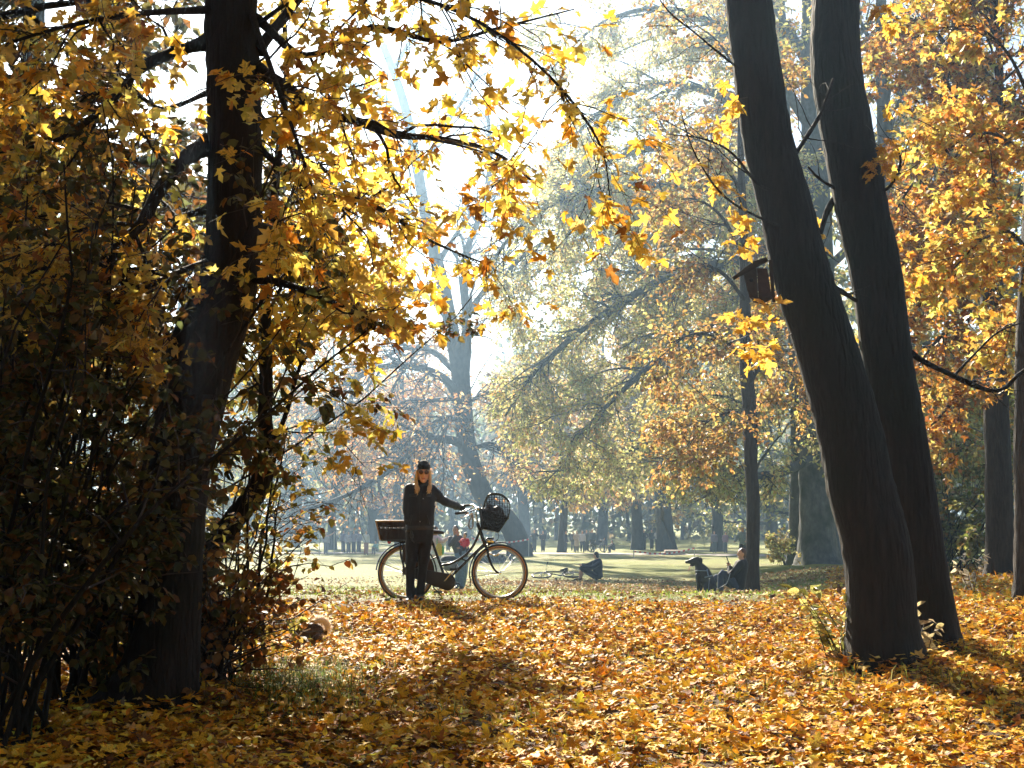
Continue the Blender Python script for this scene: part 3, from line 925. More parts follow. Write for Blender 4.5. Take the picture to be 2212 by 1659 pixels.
dA = 11.5
twin('nearer of the two leaning maples at right, nest box on its trunk',
     [(1908, 1450, dA), (1905, 1400, dA), (1893, 1200, dA), (1858, 1050, dA), (1828, 900, dA), (1778, 730, dA), (1735, 600, dA), (1697, 450, dA), (1658, 300, dA), (1636, 150, dA), (1617, 0, dA), (1585, -300, dA), (1560, -700, dA + .3), (1540, -1100, dA + .3)],
     [158, 150, 146, 142, 136, 128, 122, 113, 106, 103, 101, 92, 72, 40], dA, 31,
     [([(1625, 170, dA), (1560, 120, dA - .2), (1500, 70, dA - .4), (1440, 20, dA - .6), (1390, -60, dA - .6)], 6, 2),
      ([(1700, 420, dA), (1640, 400, dA - .2), (1580, 330, dA - .3), (1520, 300, dA - .4), (1440, 290, dA - .4)], 8, 2),
      ([(1750, 560, dA), (1790, 610, dA + .3), (1850, 650, dA + .5)], 16, 9),
      ([(1690, 380, dA), (1720, 330, dA + .2), (1770, 250, dA + .4), (1800, 170, dA + .5)], 14, 6),
      ([(1720, 500, dA), (1640, 470, dA - .3), (1560, 420, dA - .6), (1500, 330, dA - .8), (1470, 240, dA - .9)], 7, 2)],
     [(1690, 690, dA - .2, 1600, 690, 6), (1710, 720, dA - .2, 1610, 770, 6), (1715, 745, dA - .25, 1640, 790, 5), (1700, 660, dA - .25, 1640, 660, 4),
      (1600, 250, dA - .3, 1545, 270, 4), (1615, 210, dA - .2, 1580, 225, 3), (1560, 370, dA - .4, 1540, 400, 3), (1600, 440, dA - .4, 1590, 470, 2),
      (1560, 350, dA - .4, 1570, 420, 3), (1590, 520, dA - .4, 1600, 505, 2), (1570, 150, dA - .3, 1560, 170, 2), (1620, 540, dA - .4, 1600, 540, 1)], 30)
dB = 12.7
twin('farther of the two leaning maples at right, grass tuft at its foot',
     [(2012, 1400, dB), (2010, 1350, dB), (1985, 1200, dB), (1955, 1000, dB), (1920, 800, dB), (1893, 600, dB), (1862, 450, dB), (1832, 300, dB), (1806, 150, dB), (1803, 40, dB), (1803, -100, dB), (1790, -400, dB), (1770, -800, dB), (1760, -1100, dB)],
     [112, 110, 108, 106, 104, 108, 112, 114, 112, 108, 104, 92, 66, 40], dB, 32,
     [([(1940, 735, dB), (1985, 775, dB - .1), (2060, 812, dB - .2), (2130, 842, dB - .3), (2170, 838, dB - .3), (2212, 800, dB - .3), (2290, 770, dB - .3)], 14, 6),
      ([(2060, 812, dB - .2), (2110, 760, dB), (2160, 715, dB), (2230, 690, dB)], 6, 3),
      ([(1870, 420, dB), (1920, 405, dB - .2), (1945, 350, dB - .2), (1930, 300, dB - .2)], 9, 4),
      ([(1830, 420, dB), (1775, 390, dB - .1), (1745, 360, dB - .1)], 9, 4),
      ([(1840, 380, dB), (1790, 450, dB + .1), (1760, 550, dB + .2)], 20, 8)],
     [(1870, 270, dB - .2, 1930, 300, 5), (1880, 300, dB - .25, 1940, 325, 5), (1875, 340, dB - .2, 1910, 360, 3), (1880, 10, dB - .3, 1910, 30, 4), (1890, 30, dB - .3, 1960, 40, 3),
      (1830, 660, dB + .3, 1800, 690, 3), (1825, 690, dB + .3, 1805, 720, 2), (1800, 480, dB + .3, 1770, 500, 2), (1955, 600, dB - .2, 1990, 590, 2), (1900, 230, dB - .2, 1925, 240, 2)], 30)

# ---- generic far tree built from explicit limbs
def big_tree(name, label, d, trunk_pts, tw, limbs, l1, l2, l3, per, size, pal, wts, seed, bark, template=RHOMB, flare=None, leaf=LEAF_FAR,
             group=None, droop=(.02, .06, .10), sides=22, trim=None, kids=None):
    rng = np.random.default_rng(seed)
    w = SPX / FPX * d / 2
    base = at(*trunk_pts[0]); base[2] = gz1(base[0], base[1]) - .1
    root = tag(empty(name, base), label, 'tree', group)
    pts = [at(*p) for p in trunk_pts]; pts[0] = np.array(base)
    trunk, TP, TR = trunk_obj('trunk', pts, np.array(tw) * w, bark, root, sides, 70, flare, 5, .03, seed, bulge=.06)
    LP, LR = limbs_obj(trunk, [(A(*l[0]), l[1] * w, l[2] * w) for l in limbs], bark, 8, 18)
    p1, r1 = spawn(LP, LR, l1[0], l1[1:3], (25, 65), 7, .15, 1, .5, .25, .14, droop[0], rng=rng)
    p2, r2 = spawn(np.concatenate([resample3(LP, 7), p1]), np.concatenate([rs2(LR, 7), r1]), l2[0], l2[1:3], (25, 65), 5, .2, 1, .5, .3, .16, droop[1], rng=rng)
    p3, r3 = spawn(p2, r2, l3[0], l3[1:3], (20, 60), 3 if d > 40 else 4, .1, 1, .6, .4, .18, droop[2], rng=rng)
    mt = l3[3] if len(l3) > 3 else .004
    wood('branch', [(p1, np.maximum(r1, mt * 2), 5), (p2, np.maximum(r2, mt), 3)], bark, root)
    wood('twig', [(p3, np.maximum(r3, mt * .6), 3)], bark if d > 40 else TWIG, root)
    pos, B, s = twig_leaves(p3, per, size, rng, .0, size[1] * .7, .7, .35, .5)
    if trim is not None:
        px, py, f = project(pos)
        k = trim(px / SPX, py / SPX, rng.random(len(pos)))
        pos, B, s = pos[k], B[k], s[k]
    k = pos[:, 2] > gz(pos[:, 0], pos[:, 1]) + 1.0
    pos, B, s = pos[k], B[k], s[k]
    col = palette(pal, wts, len(pos), .2, rng)
    foliage(root, template, pos, B, s, col, leaf, rng=rng)
    return root

# ---- the big beech with its crown over the middle of the picture
BEE = [(.62, .57, .22), (.76, .68, .32), (.44, .43, .15), (.48, .31, .12), (.60, .38, .13), (.30, .29, .10)]
D = 60
big_tree('beech_tree', 'huge grey beech with flared roots and yellow-green crown over the meadow', D,
    [(1772, 1240, D), (1768, 1190, D), (1765, 1100, D), (1764, 1000, D), (1768, 900, D), (1762, 820, D), (1770, 650, D), (1765, 450, D), (1755, 250, D), (1750, 0, D), (1740, -300, D), (1745, -600, D)],
    [92, 82, 76, 74, 76, 74, 66, 58, 48, 38, 24, 10],
    [([(1765, 985, D), (1700, 1015, D - 2), (1650, 1032, D - 3), (1600, 1036, D - 4), (1540, 1015, D - 5), (1470, 1000, D - 6), (1430, 990, D - 7)], 22, 5),
     ([(1762, 815, D), (1705, 822, D - 1), (1650, 858, D - 3), (1600, 895, D - 4), (1560, 950, D - 5), (1530, 1000, D - 6)], 30, 5),
     ([(1765, 700, D), (1650, 690, D - 3), (1500, 720, D - 6), (1360, 830, D - 8), (1230, 960, D - 9)], 28, 4),
     ([(1765, 640, D), (1620, 570, D - 2), (1450, 600, D - 4), (1300, 680, D - 6), (1160, 800, D - 7), (1090, 900, D - 7)], 28, 4),
     ([(1765, 560, D), (1620, 460, D + 2), (1430, 450, D + 3), (1250, 520, D + 2), (1090, 650, D + 1)], 28, 4),
     ([(1762, 480, D), (1600, 360, D - 1), (1420, 320, D - 3), (1260, 380, D - 4), (1130, 500, D - 5)], 26, 4),
     ([(1760, 380, D), (1600, 230, D + 2), (1430, 180, D + 2), (1300, 240, D + 1), (1180, 360, D)], 24, 4),
     ([(1755, 280, D), (1620, 100, D - 2), (1450, 20, D - 3), (1300, 50, D - 4), (1190, 150, D - 4)], 22, 3),
     ([(1752, 150, D), (1640, -30, D), (1500, -120, D), (1350, -120, D)], 20, 3),
     ([(1768, 760, D), (1680, 760, D + 4), (1560, 820, D + 6), (1420, 930, D + 7), (1330, 1010, D + 7)], 22, 4),
     ([(1765, 600, D), (1860, 520, D + 2), (1960, 520, D + 3), (2060, 600, D + 3)], 24, 4),
     ([(1760, 420, D), (1880, 300, D - 1), (1980, 260, D - 2), (2080, 320, D - 2)], 22, 4),
     ([(1755, 250, D), (1850, 80, D), (1960, 0, D), (2080, 20, D)], 20, 4),
     ([(1765, 820, D), (1840, 760, D + 3), (1920, 780, D + 4), (2000, 860, D + 4)], 20, 4),
     ([(1765, 860, D), (1680, 880, D + 2), (1540, 900, D + 1), (1400, 960, D - 1), (1250, 1010, D - 2), (1150, 1020, D - 3)], 18, 3),
     ([(1765, 660, D), (1600, 640, D + 5), (1400, 640, D + 7), (1230, 720, D + 7), (1110, 840, D + 6)], 20, 3),
     ([(1765, 620, D), (1600, 520, D + 1), (1400, 470, D + 1), (1250, 490, D), (1120, 560, D - 1), (1055, 660, D - 2)], 22, 4),
     ([(1764, 560, D), (1560, 420, D - 3), (1380, 400, D - 5), (1210, 430, D - 6), (1095, 520, D - 6), (1050, 610, D - 6)], 20, 4),
     ([(1764, 520, D), (1700, 420, D - 6), (1640, 380, D - 9), (1560, 420, D - 11)], 20, 4)],
    (190, 2.0, 5.0), (1900, 1.0, 2.6), (9000, .6, 1.6, .011), 14, (.115, .215), BEE, (5, 5, 3, 1.6, 1.4, 1.6), 77, BARKB,
    flare=(.55, .55), droop=(.04, .10, .13),
    trim=lambda x, y, r: (x > 1035 + 60 * r + 90 * np.clip((y - 880) / 180, 0, 1) + 60 * np.clip((500 - y) / 300, 0, 1)) & (y < 1075 + 20 * r))
D2 = 61.5
big_tree('beech_tree', 'smaller straight beech trunk close left of the huge beech', D2,
    [(1722, 1238, D2), (1722, 1180, D2), (1724, 1060, D2), (1726, 950, D2), (1722, 800, D2), (1712, 600, D2), (1700, 350, D2), (1690, 50, D2), (1680, -200, D2)],
    [46, 41, 38, 36, 34, 30, 24, 16, 8],
    [([(1722, 820, D2), (1680, 760, D2 + 1), (1640, 640, D2 + 2), (1600, 520, D2 + 3)], 14, 3),
     ([(1715, 650, D2), (1660, 540, D2 - 2), (1590, 440, D2 - 3)], 13, 3),
     ([(1708, 480, D2), (1640, 330, D2), (1560, 200, D2)], 12, 3),
     ([(1700, 300, D2), (1660, 150, D2 + 2), (1600, 20, D2 + 2)], 10, 3)],
    (40, 1.5, 3.5), (330, .8, 2.0), (1500, .6, 1.4, .012), 11, (.13, .25), [(.40, .22, .07), (.50, .30, .10), (.36, .30, .09), (.28, .15, .05)], (4, 3, 2, 2), 78, BARKB, flare=(.35, .5), droop=(.03, .1, .16))

# ---- the slim linden the man leans on
D = 31.5
big_tree('linden_tree', 'slim dark tree with a man leaning on its trunk', D,
    [(1625, 1272, D), (1625, 1240, D), (1627, 1100, D), (1622, 1000, D), (1620, 900, D), (1612, 800, D), (1610, 680, D), (1606, 500, D), (1600, 300, D), (1606, 80, D), (1600, -150, D)],
    [36, 30, 28, 28, 30, 29, 24, 19, 15, 12, 8],
    [([(1618, 830, D), (1640, 790, D + .5), (1670, 740, D + 1), (1690, 690, D + 1)], 12, 3),
     ([(1613, 780, D), (1570, 740, D - 1), (1510, 720, D - 2), (1450, 740, D - 3)], 10, 3),
     ([(1610, 650, D), (1560, 590, D - 1), (1500, 570, D - 1.5), (1440, 590, D - 2)], 10, 3),
     ([(1607, 560, D), (1560, 470, D), (1500, 430, D + .5), (1430, 440, D + 1)], 9, 3),
     ([(1604, 420, D), (1550, 330, D - .5), (1480, 290, D - 1)], 8, 2),
     ([(1602, 300, D), (1650, 200, D), (1700, 150, D)], 8, 2),
     ([(1606, 180, D), (1550, 90, D + .5), (1480, 40, D + 1)], 7, 2),
     ([(1620, 900, D), (1580, 890, D - .5), (1530, 910, D - 1), (1490, 960, D - 1.2)], 7, 2)],
    (46, .9, 2.2), (320, .5, 1.3), (1300, .3, .8, .005), 8, (.07, .13), [(.40, .34, .10), (.44, .24, .07), (.52, .34, .09), (.30, .16, .05)], (3, 3, 2, 2), 79, BARK2, SMALL, flare=(.35, .18), droop=(.0, .08, .12), sides=16)

# ---- the hazy giant in the middle
D = 100
ORA = [(.62, .36, .14), (.55, .26, .08), (.66, .46, .22), (.44, .20, .07)]
big_tree('plane_tree', 'hazy giant tree with forked trunk and drooping bare limbs behind the woman', D,
    [(1122, 1198, D), (1118, 1168, D), (1095, 1125, D), (1050, 1080, D), (1016, 1000, D), (1003, 922, D), (996, 840, D), (992, 790, D), (979, 734, D), (958, 620, D), (926, 497, D), (905, 380, D), (880, 250, D), (845, 140, D), (800, 40, D), (770, -60, D), (740, -200, D)],
    [56, 50, 46, 44, 42, 40, 40, 40, 32, 28, 25, 22, 20, 17, 14, 11, 6],
    [([(998, 800, D), (1006, 747, D), (1008, 677, D), (1000, 595, D), (1012, 530, D), (1045, 440, D), (1060, 330, D), (1050, 220, D)], 27, 7),
     ([(1006, 690, D), (1040, 637, D + 1), (1073, 604, D + 1), (1098, 547, D + 2), (1130, 500, D + 2)], 13, 6),
     ([(985, 845, D), (951, 812, D - 2), (893, 792, D - 4), (828, 792, D - 6), (770, 816, D - 7), (713, 865, D - 8), (660, 940, D - 9)], 20, 6),
     ([(978, 795, D), (934, 759, D + 2), (877, 751, D + 3), (812, 784, D + 4), (746, 825, D + 5), (690, 890, D + 6)], 15, 5),
     ([(1003, 960, D), (959, 947, D - 2), (918, 955, D - 4), (877, 988, D - 6), (812, 1037, D - 8), (730, 1078, D - 10), (648, 1105, D - 11)], 20, 6),
     ([(995, 898, D), (951, 906, D + 2), (902, 939, D + 4), (861, 972, D + 6), (800, 1000, D + 7)], 14, 4),
     ([(990, 860, D), (930, 865, D - 3), (850, 872, D - 5), (790, 895, D - 6), (720, 960, D - 7)], 11, 4),
     ([(1012, 975, D), (1056, 958, D - 1), (1085, 975, D - 2), (1120, 1010, D - 3)], 13, 5),
     ([(1000, 880, D), (1045, 850, D + 2), (1090, 850, D + 3)], 10, 4),
     ([(970, 690, D), (920, 640, D + 2), (850, 610, D + 2), (770, 620, D + 3), (700, 670, D + 4)], 13, 4),
     ([(945, 570, D), (990, 500, D), (1040, 440, D), (1110, 400, D)], 12, 4),
     ([(930, 510, D), (870, 440, D - 2), (800, 400, D - 3), (710, 400, D - 3)], 12, 4),
     ([(905, 380, D), (950, 290, D), (1010, 200, D), (1060, 90, D)], 13, 4),
     ([(885, 270, D), (810, 200, D + 2), (730, 170, D + 2)], 10, 4),
     ([(850, 150, D), (900, 60, D), (930, -40, D)], 11, 4),
     ([(1008, 920, D), (985, 900, D - 5), (960, 930, D - 9), (930, 1010, D - 11)], 10, 4)],
    (120, 3.0, 8.0), (900, 1.5, 4.0), (3000, 1.0, 2.4, .016), 6, (.20, .36), ORA, (4, 3, 3, 2), 80, BARKP, flare=(.12, 1.0), droop=(.05, .10, .12), sides=18,
    trim=lambda x, y, r: (r < .08 + .36 * sstep(520, 860, y)))

# ---- maples on the right, orange crowns
D = 27
big_tree('maple_tree', 'forked maple with orange crown and ivy at right', D,
    [(2160, 1246, D), (2160, 1200, D), (2158, 1050, D), (2152, 900, D), (2146, 750, D), (2140, 600, D), (2136, 480, D), (2132, 380, D), (2095, 240, D), (2074, 120, D), (2066, 0, D), (2050, -200, D)],
    [66, 60, 56, 54, 52, 50, 48, 46, 34, 30, 26, 16],
    [([(2134, 400, D), (2150, 280, D), (2160, 150, D), (2150, 0, D), (2160, -120, D)], 26, 8),
     ([(2120, 340, D), (2075, 230, D - .5), (2045, 180, D - .8), (2010, 150, D - 1), (1960, 140, D - 1.4)], 14, 4),
     ([(2140, 560, D), (2080, 520, D - 1), (2010, 540, D - 1.6), (1940, 600, D - 2)], 12, 3),
     ([(2145, 700, D), (2080, 690, D - 1), (2020, 740, D - 2), (1970, 810, D - 2.4)], 12, 3),
     ([(2150, 820, D), (2090, 830, D - 1), (2030, 900, D - 1.6), (1970, 960, D - 2)], 12, 3),
     ([(2138, 500, D), (2190, 430, D - 1), (2250, 420, D - 1)], 12, 3),
     ([(2148, 760, D), (2200, 720, D - 1.5), (2250, 760, D - 2)], 12, 3),
     ([(2085, 180, D), (2030, 80, D), (1960, 40, D + .5), (1890, 60, D + 1)], 12, 3),
     ([(2110, 300, D), (2040, 330, D - 1.6), (1970, 400, D - 2.4), (1920, 480, D - 2.6)], 11, 3),
     ([(2070, 60, D), (2120, -40, D), (2190, -60, D)], 10, 3),
     ([(2136, 460, D), (2060, 420, D + 1.5), (1980, 430, D + 2.4)], 11, 3)],
    (95, .8, 2.4), (640, .5, 1.4), (2100, .3, .8, .004), 8, (.09, .16), [(.66, .36, .07), (.58, .24, .035), (.64, .45, .13), (.34, .14, .035), (.42, .38, .10), (.20, .09, .03)], (4, 3, 3, 3, 2.5, 2), 81, BARK2, STAR, leaf=LEAF_NEAR, flare=(.4, .25), sides=18,
    trim=lambda x, y, r: y < 1060 + 60 * r)
D = 17.6
big_tree('maple_tree', 'brown maple trunk cut by the right edge of the view', D,
    [(2228, 1308, D), (2226, 1270, D), (2225, 1100, D), (2224, 900, D), (2228, 700, D), (2236, 500, D), (2240, 200, D), (2236, -200, D)],
    [78, 70, 64, 62, 60, 56, 48, 30],
    [([(2232, 560, D), (2180, 500, D - .6), (2120, 520, D - 1), (2060, 580, D - 1.2)], 9, 3),
     ([(2236, 380, D), (2170, 300, D - .6), (2100, 290, D - 1), (2040, 330, D - 1.3)], 9, 3),
     ([(2238, 250, D), (2180, 120, D), (2110, 60, D), (2030, 60, D)], 9, 3),
     ([(2226, 740, D), (2190, 700, D + .6), (2150, 720, D + 1)], 8, 2)],
    (26, .5, 1.4), (150, .3, .9), (520, .2, .5, .003), 7, (.08, .13), [(.74, .46, .09), (.62, .27, .04), (.60, .54, .13), (.44, .18, .04)], (4, 2, 4, 1), 82, BARK2, STAR, leaf=LEAF_NEAR, flare=(.3, .2), sides=18,
    trim=lambda x, y, r: y < 900)
D = 44
big_tree('ash_tree', 'grey trunk half hidden behind the farther leaning maple', D,
    [(1955, 1225, D), (1950, 1150, D), (1940, 1000, D), (1930, 800, D), (1922, 600, D), (1912, 350, D), (1905, 100, D), (1900, -150, D)],
    [44, 40, 37, 36, 35, 33, 28, 16],
    [([(1925, 700, D), (1990, 600, D), (2060, 560, D), (2130, 580, D)], 14, 3),
     ([(1918, 500, D), (1980, 380, D + 2), (2060, 320, D + 3), (2150, 340, D + 3)], 14, 3),
     ([(1910, 320, D), (1960, 180, D), (2040, 90, D), (2140, 60, D)], 13, 3),
     ([(1928, 760, D), (1990, 740, D + 3), (2070, 780, D + 4), (2160, 860, D + 4)], 13, 3),
     ([(1906, 150, D), (1850, 30, D), (1800, -30, D)], 12, 3),
     ([(1935, 880, D), (1990, 860, D - 2), (2050, 900, D - 3), (2120, 980, D - 3)], 12, 3)],
    (70, 1.5, 4.0), (620, .8, 2.0), (2400, .5, 1.2, .008), 8, (.12, .22), [(.40, .40, .13), (.50, .44, .16), (.50, .28, .07), (.34, .30, .09)], (4, 3, 3, 2), 83, BARKB, sides=14)

# ---- far trees in the haze, each one its own
def far_tree(label, px, d, width, h, seed, pal, wts, crown_z=3.0, spread=7.0, nleaf=5200, lean=0.0, size=(.3, .6), group='hazy trees beyond the path', name='park_tree'):
    rng = np.random.default_rng(seed)
    b = at(px, 1190, d); b[2] = gz1(b[0], b[1]) - .15
    root = tag(empty(name, b), label, 'tree', group)
    r = width * SPX / FPX * d / 2
    n = 10
    hs = np.linspace(0, h, n)
    tp = np.column_stack([b[0] + lean * hs + .25 * np.sin(hs * .4 + seed), np.full(n, b[1]) + .2 * np.cos(hs * .3), b[2] + hs])
    trunk, TP, TR = trunk_obj('trunk', tp, r * np.linspace(1, .18, n), BARKP, root, 12, 26, (.35, .6), 4, .03, seed)
    t0 = crown_z / h
    p0, r0 = spawn(TP[None], TR[None], 22, (spread * .6, spread * 1.1), (50, 85), 9, t0, .95, .4, .2, .12, .0, rng=rng, taper_len=.6)
    p1, r1 = spawn(p0, r0, 120, (1.5, 4.0), (25, 65), 4, .2, 1, .5, .3, .15, .05, rng=rng)
    p2, r2 = spawn(np.concatenate([rs_p(p0, 4), p1]), np.concatenate([rs2(r0, 4), r1]), 340, (.8, 2.2), (20, 65), 3, .2, 1, .5, .4, .2, .08, rng=rng)
    wood('branch', [(p0, r0, 6), (p1, np.maximum(r1, .02), 4), (p2, np.maximum(r2, .014), 3)], BARKP, root)
    pos, B, s = twig_leaves(p2, max(1, nleaf // 340), size, rng, .0, .5, .8, .3, .4)
    k = pos[:, 2] > gz(pos[:, 0], pos[:, 1]) + 1.2
    foliage(root, RHOMB, pos[k], B[k], s[k], palette(pal, wts, int(k.sum()), .22, rng), LEAF_FAR, rng=rng)
    return root

def rs_p(P, n):
    return np.stack([spline(p, n) for p in P])

PALE = [(.66, .46, .18), (.52, .30, .11), (.52, .46, .19), (.30, .26, .10)]
GRN = [(.26, .28, .10), (.36, .34, .12), (.44, .32, .11), (.18, .20, .07)]
far_tree('slim straight hazy trunk beside the walkers on the path', 1212, 112, 19, 17, 201, PALE, (4, 3, 3, 1), 3.6, 6)
far_tree('broad hazy trunk behind the group near the striped tape', 1372, 124, 26, 24, 202, PALE, (4, 3, 3, 2), 4.5, 8, 6500)
far_tree('widest hazy trunk right of the striped tape, flared at foot', 1436, 120, 40, 28, 203, PALE, (3, 3, 4, 2), 6.0, 9, 6500)
far_tree('faint trunk seen just above the wicker basket', 862, 128, 22, 20, 204, ORA, (4, 3, 3, 2), 4.0, 8, 2400)
far_tree('faint trunk left of the wicker basket', 722, 126, 20, 20, 205, ORA, (3, 3, 3, 2), 4.5, 8, 2400)
far_tree('pale faint tree far left of the meadow', 640, 138, 24, 22, 206, GRN, (3, 3, 3, 2), 3.0, 9, 6500)
far_tree('faint tree behind the seated man by the lying bicycle', 1300, 150, 24, 22, 207, PALE, (4, 3, 3, 2), 2.2, 9, 7000)
far_tree('blue hazy tree left of the slim dark trunk', 1545, 118, 26, 25, 208, GRN, (4, 3, 1, 3), 2.0, 10, 7000)
far_tree('blue hazy tree right of the slim dark trunk', 1665, 132, 26, 25, 209, GRN, (4, 3, 1, 3), 2.0, 10, 7000)
far_tree('hazy tree showing between the leaning maples and the forked maple', 2050, 88, 26, 22, 210, GRN, (4, 2, 2, 4), 2.0, 8, 6500)
far_tree('dim tree behind the forked maple', 2190, 72, 28, 22, 211, GRN, (3, 2, 3, 3), 2.0, 8, 6500)
far_tree('tall hazy tree behind the leaves of the thick maple', 380, 112, 34, 28, 212, GRN, (3, 3, 3, 3), 3.0, 9, 7000)
far_tree('hazy tree at the far left behind the shrubs', 120, 88, 34, 24, 213, GRN, (3, 3, 3, 3), 2.0, 8, 7000)
far_tree('faint orange tree between basket and young tree', 800, 160, 24, 20, 214, ORA, (3, 3, 3, 3), 2.0, 10, 3200)
far_tree('faint pale tree behind the two walkers', 1130, 165, 26, 22, 215, PALE, (4, 3, 3, 2), 4.5, 9, 6500)
far_tree('blue hazy tree behind the huge beech', 1800, 105, 30, 24, 216, GRN, (4, 3, 1, 3), 2.0, 9, 6500)
far_tree('dim tree behind the farther leaning maple', 1930, 75, 30, 22, 217, GRN, (4, 3, 2, 3), 2.0, 8, 6500)

# dense dark tree at the left edge; its shade falls on the thick maple and the corner
def edge_tree(label, px, d, h, spread, seed):
    rng = np.random.default_rng(seed)
    b = at(px, 1300, d); b[2] = gz1(b[0], b[1]) - .1
    root = tag(empty('hornbeam_tree', b), label, 'tree')
    tp = [b + np.array([.15 * math.sin(k + seed), .1 * math.cos(k), k * h / 7]) for k in range(8)]
    trunk, TP, TR = trunk_obj('trunk', tp, np.linspace(.22, .04, 8), BARK, root, 14, 30, (.4, .3), 5, .03, seed)
    p0, r0 = spawn(TP[None], TR[None], 46, (spread * .8, spread * 1.25), (55, 90), 8, .08, .97, .4, .2, .12, .04, rng=rng, taper_len=.45)
    p1, r1 = spawn(p0, r0, 420, (.6, 1.6), (30, 70), 5, .15, 1, .5, .3, .15, .05, rng=rng)
    p2, r2 = spawn(p1, r1, 2600, (.3, .8), (25, 65), 3, .15, 1, .6, .5, .18, .06, rng=rng)
    wood('branch', [(p0, r0, 6), (p1, np.maximum(r1, .005), 4)], BARK, root)
    wood('twig', [(p2, np.maximum(r2, .003), 3)], TWIG, root)
    pos, B, s = twig_leaves(p2, 14, (.13, .22), rng, .0, .12, .6, .45, .5)
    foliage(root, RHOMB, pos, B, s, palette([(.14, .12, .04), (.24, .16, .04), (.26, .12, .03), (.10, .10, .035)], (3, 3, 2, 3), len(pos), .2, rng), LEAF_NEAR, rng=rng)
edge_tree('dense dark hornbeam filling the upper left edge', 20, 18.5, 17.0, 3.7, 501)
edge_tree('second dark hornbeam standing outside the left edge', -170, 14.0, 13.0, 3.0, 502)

# the wood that closes the view
def far_woods():
    rng = np.random.default_rng(300)
    N = 52000
    x = rng.uniform(-110, 110, N); y = rng.uniform(175, 235, N)
    top = 21 + 4 * np.sin(x * .11 + 1) + 3 * np.sin(x * .31) + 2 * np.sin(x * .8 + 2)
    z = rng.random(N) ** .8 * top
    pos = np.column_stack([x, y, gz(x, y) + z])
    B = basis(unit(rng.standard_normal((N, 3))), unit(rng.standard_normal((N, 3)) + np.array([0, 0, .6])))
    V, F, C = stamp(RHOMB, pos, B, rng.uniform(.8, 1.9, N), palette([(.16, .18, .10), (.22, .22, .12), (.26, .21, .12), (.13, .15, .09)], (3, 3, 2, 3), N, .25, rng), rng)
    # leafless understorey stems carry it
    st = rng.uniform(-105, 105, 160); sy = rng.uniform(178, 230, 160)
    P = np.stack([np.column_stack([st, sy, gz(st, sy) - .3]), np.column_stack([st + rng.normal(0, .6, 160), sy, gz(st, sy) + 11])], 1)
    V2, F2 = tubes(P, np.tile([.32, .1], (160, 1)), 5)
    o = link('far_woods', mesh_np('far_woods', V, F, col=C), LEAF_FAR)
    tag(o, 'pale far-off wood closing the view', 'woods', kind='stuff')
    link('stem', mesh_np('stem', V2, F2), BARKB, o)['kind'] = 'stuff'
far_woods()

# brushwood under the right hand trees
GD = [(.16, .18, .05), (.24, .22, .07), (.30, .18, .05), (.12, .13, .04)]
shrub('dim brushwood bush left of the forked maple trunk', 2035, 33, 4.5, 26, 1.6, 8, 2.0, GD, (4, 3, 2, 2), 401, size=(.09, .15))
shrub('dim brushwood bush between forked maple and right edge', 2110, 42, 4.0, 24, 1.8, 8, 2.0, GD, (4, 3, 2, 2), 402, size=(.10, .17))
shrub('small yellow-green sucker shoot at the huge beech foot', 1690, 57, 1.6, 8, .9, 5, 1.6, BEE, (4, 3, 2, 1, 1, 1), 403, size=(.10, .18))
shrub('low brush behind the farther leaning maple', 1990, 38, 3.2, 20, 1.4, 8, 2.0, GD, (4, 3, 2, 2), 404, size=(.09, .15))

# the wood goes on behind the viewpoint; unseen trees added to block sky light
def shade_grove():
    spots = [(-4.5, -5, 'unseen shade maple added behind the viewpoint on the left'), (4.2, -7, 'unseen shade maple added behind the viewpoint on the right'), (-10.5, -9, 'unseen broad shade maple added farther back on the left'),
             (10.5, -8, 'unseen broad shade maple added farther back on the right'), (0.3, -14, 'unseen tall shade maple added straight behind the viewpoint'), (-9.5, 2.5, 'shade maple added beside the viewpoint, out of view on the left'), (10.0, 2.0, 'shade maple added beside the viewpoint, out of view on the right')]
    for i, (x, y, label) in enumerate(spots):
        rng = np.random.default_rng(900 + i)
        b = np.array([x, y, gz1(x, y) - .1])
        root = tag(empty('maple_tree', b), label, 'tree', 'shade trees added round the viewpoint')
        h = 15.0
        tp = [b + np.array([.2 * math.sin(k * .7 + i), .2 * math.cos(k * .5), k * h / 7]) for k in range(8)]
        trunk, TP, TR = trunk_obj('trunk', tp, np.linspace(.28, .05, 8), BARK, root, 14, 30, (.4, .3), 5, .03, i)
        p0, r0 = spawn(TP[None], TR[None], 40, (3.0, 5.5), (50, 90), 8, .12, .97, .4, .2, .12, .03, rng=rng, taper_len=.4)
        p1, r1 = spawn(p0, r0, 500, (.8, 2.0), (30, 70), 3, .15, 1, .5, .3, .15, .06, rng=rng)
        wood('branch', [(p0, r0, 6), (p1, np.maximum(r1, .006), 3)], BARK, root)
        pos, B, s = twig_leaves(p1, 8, (.30, .48), rng, .0, .3, .6, .4, .5)
        foliage(root, SMALL, pos, B, s, palette(YEL, (3, 3, 2, 3, 2, 1), len(pos), .2, rng) * .8, LEAF_FAR, rng=rng)
shade_grove()

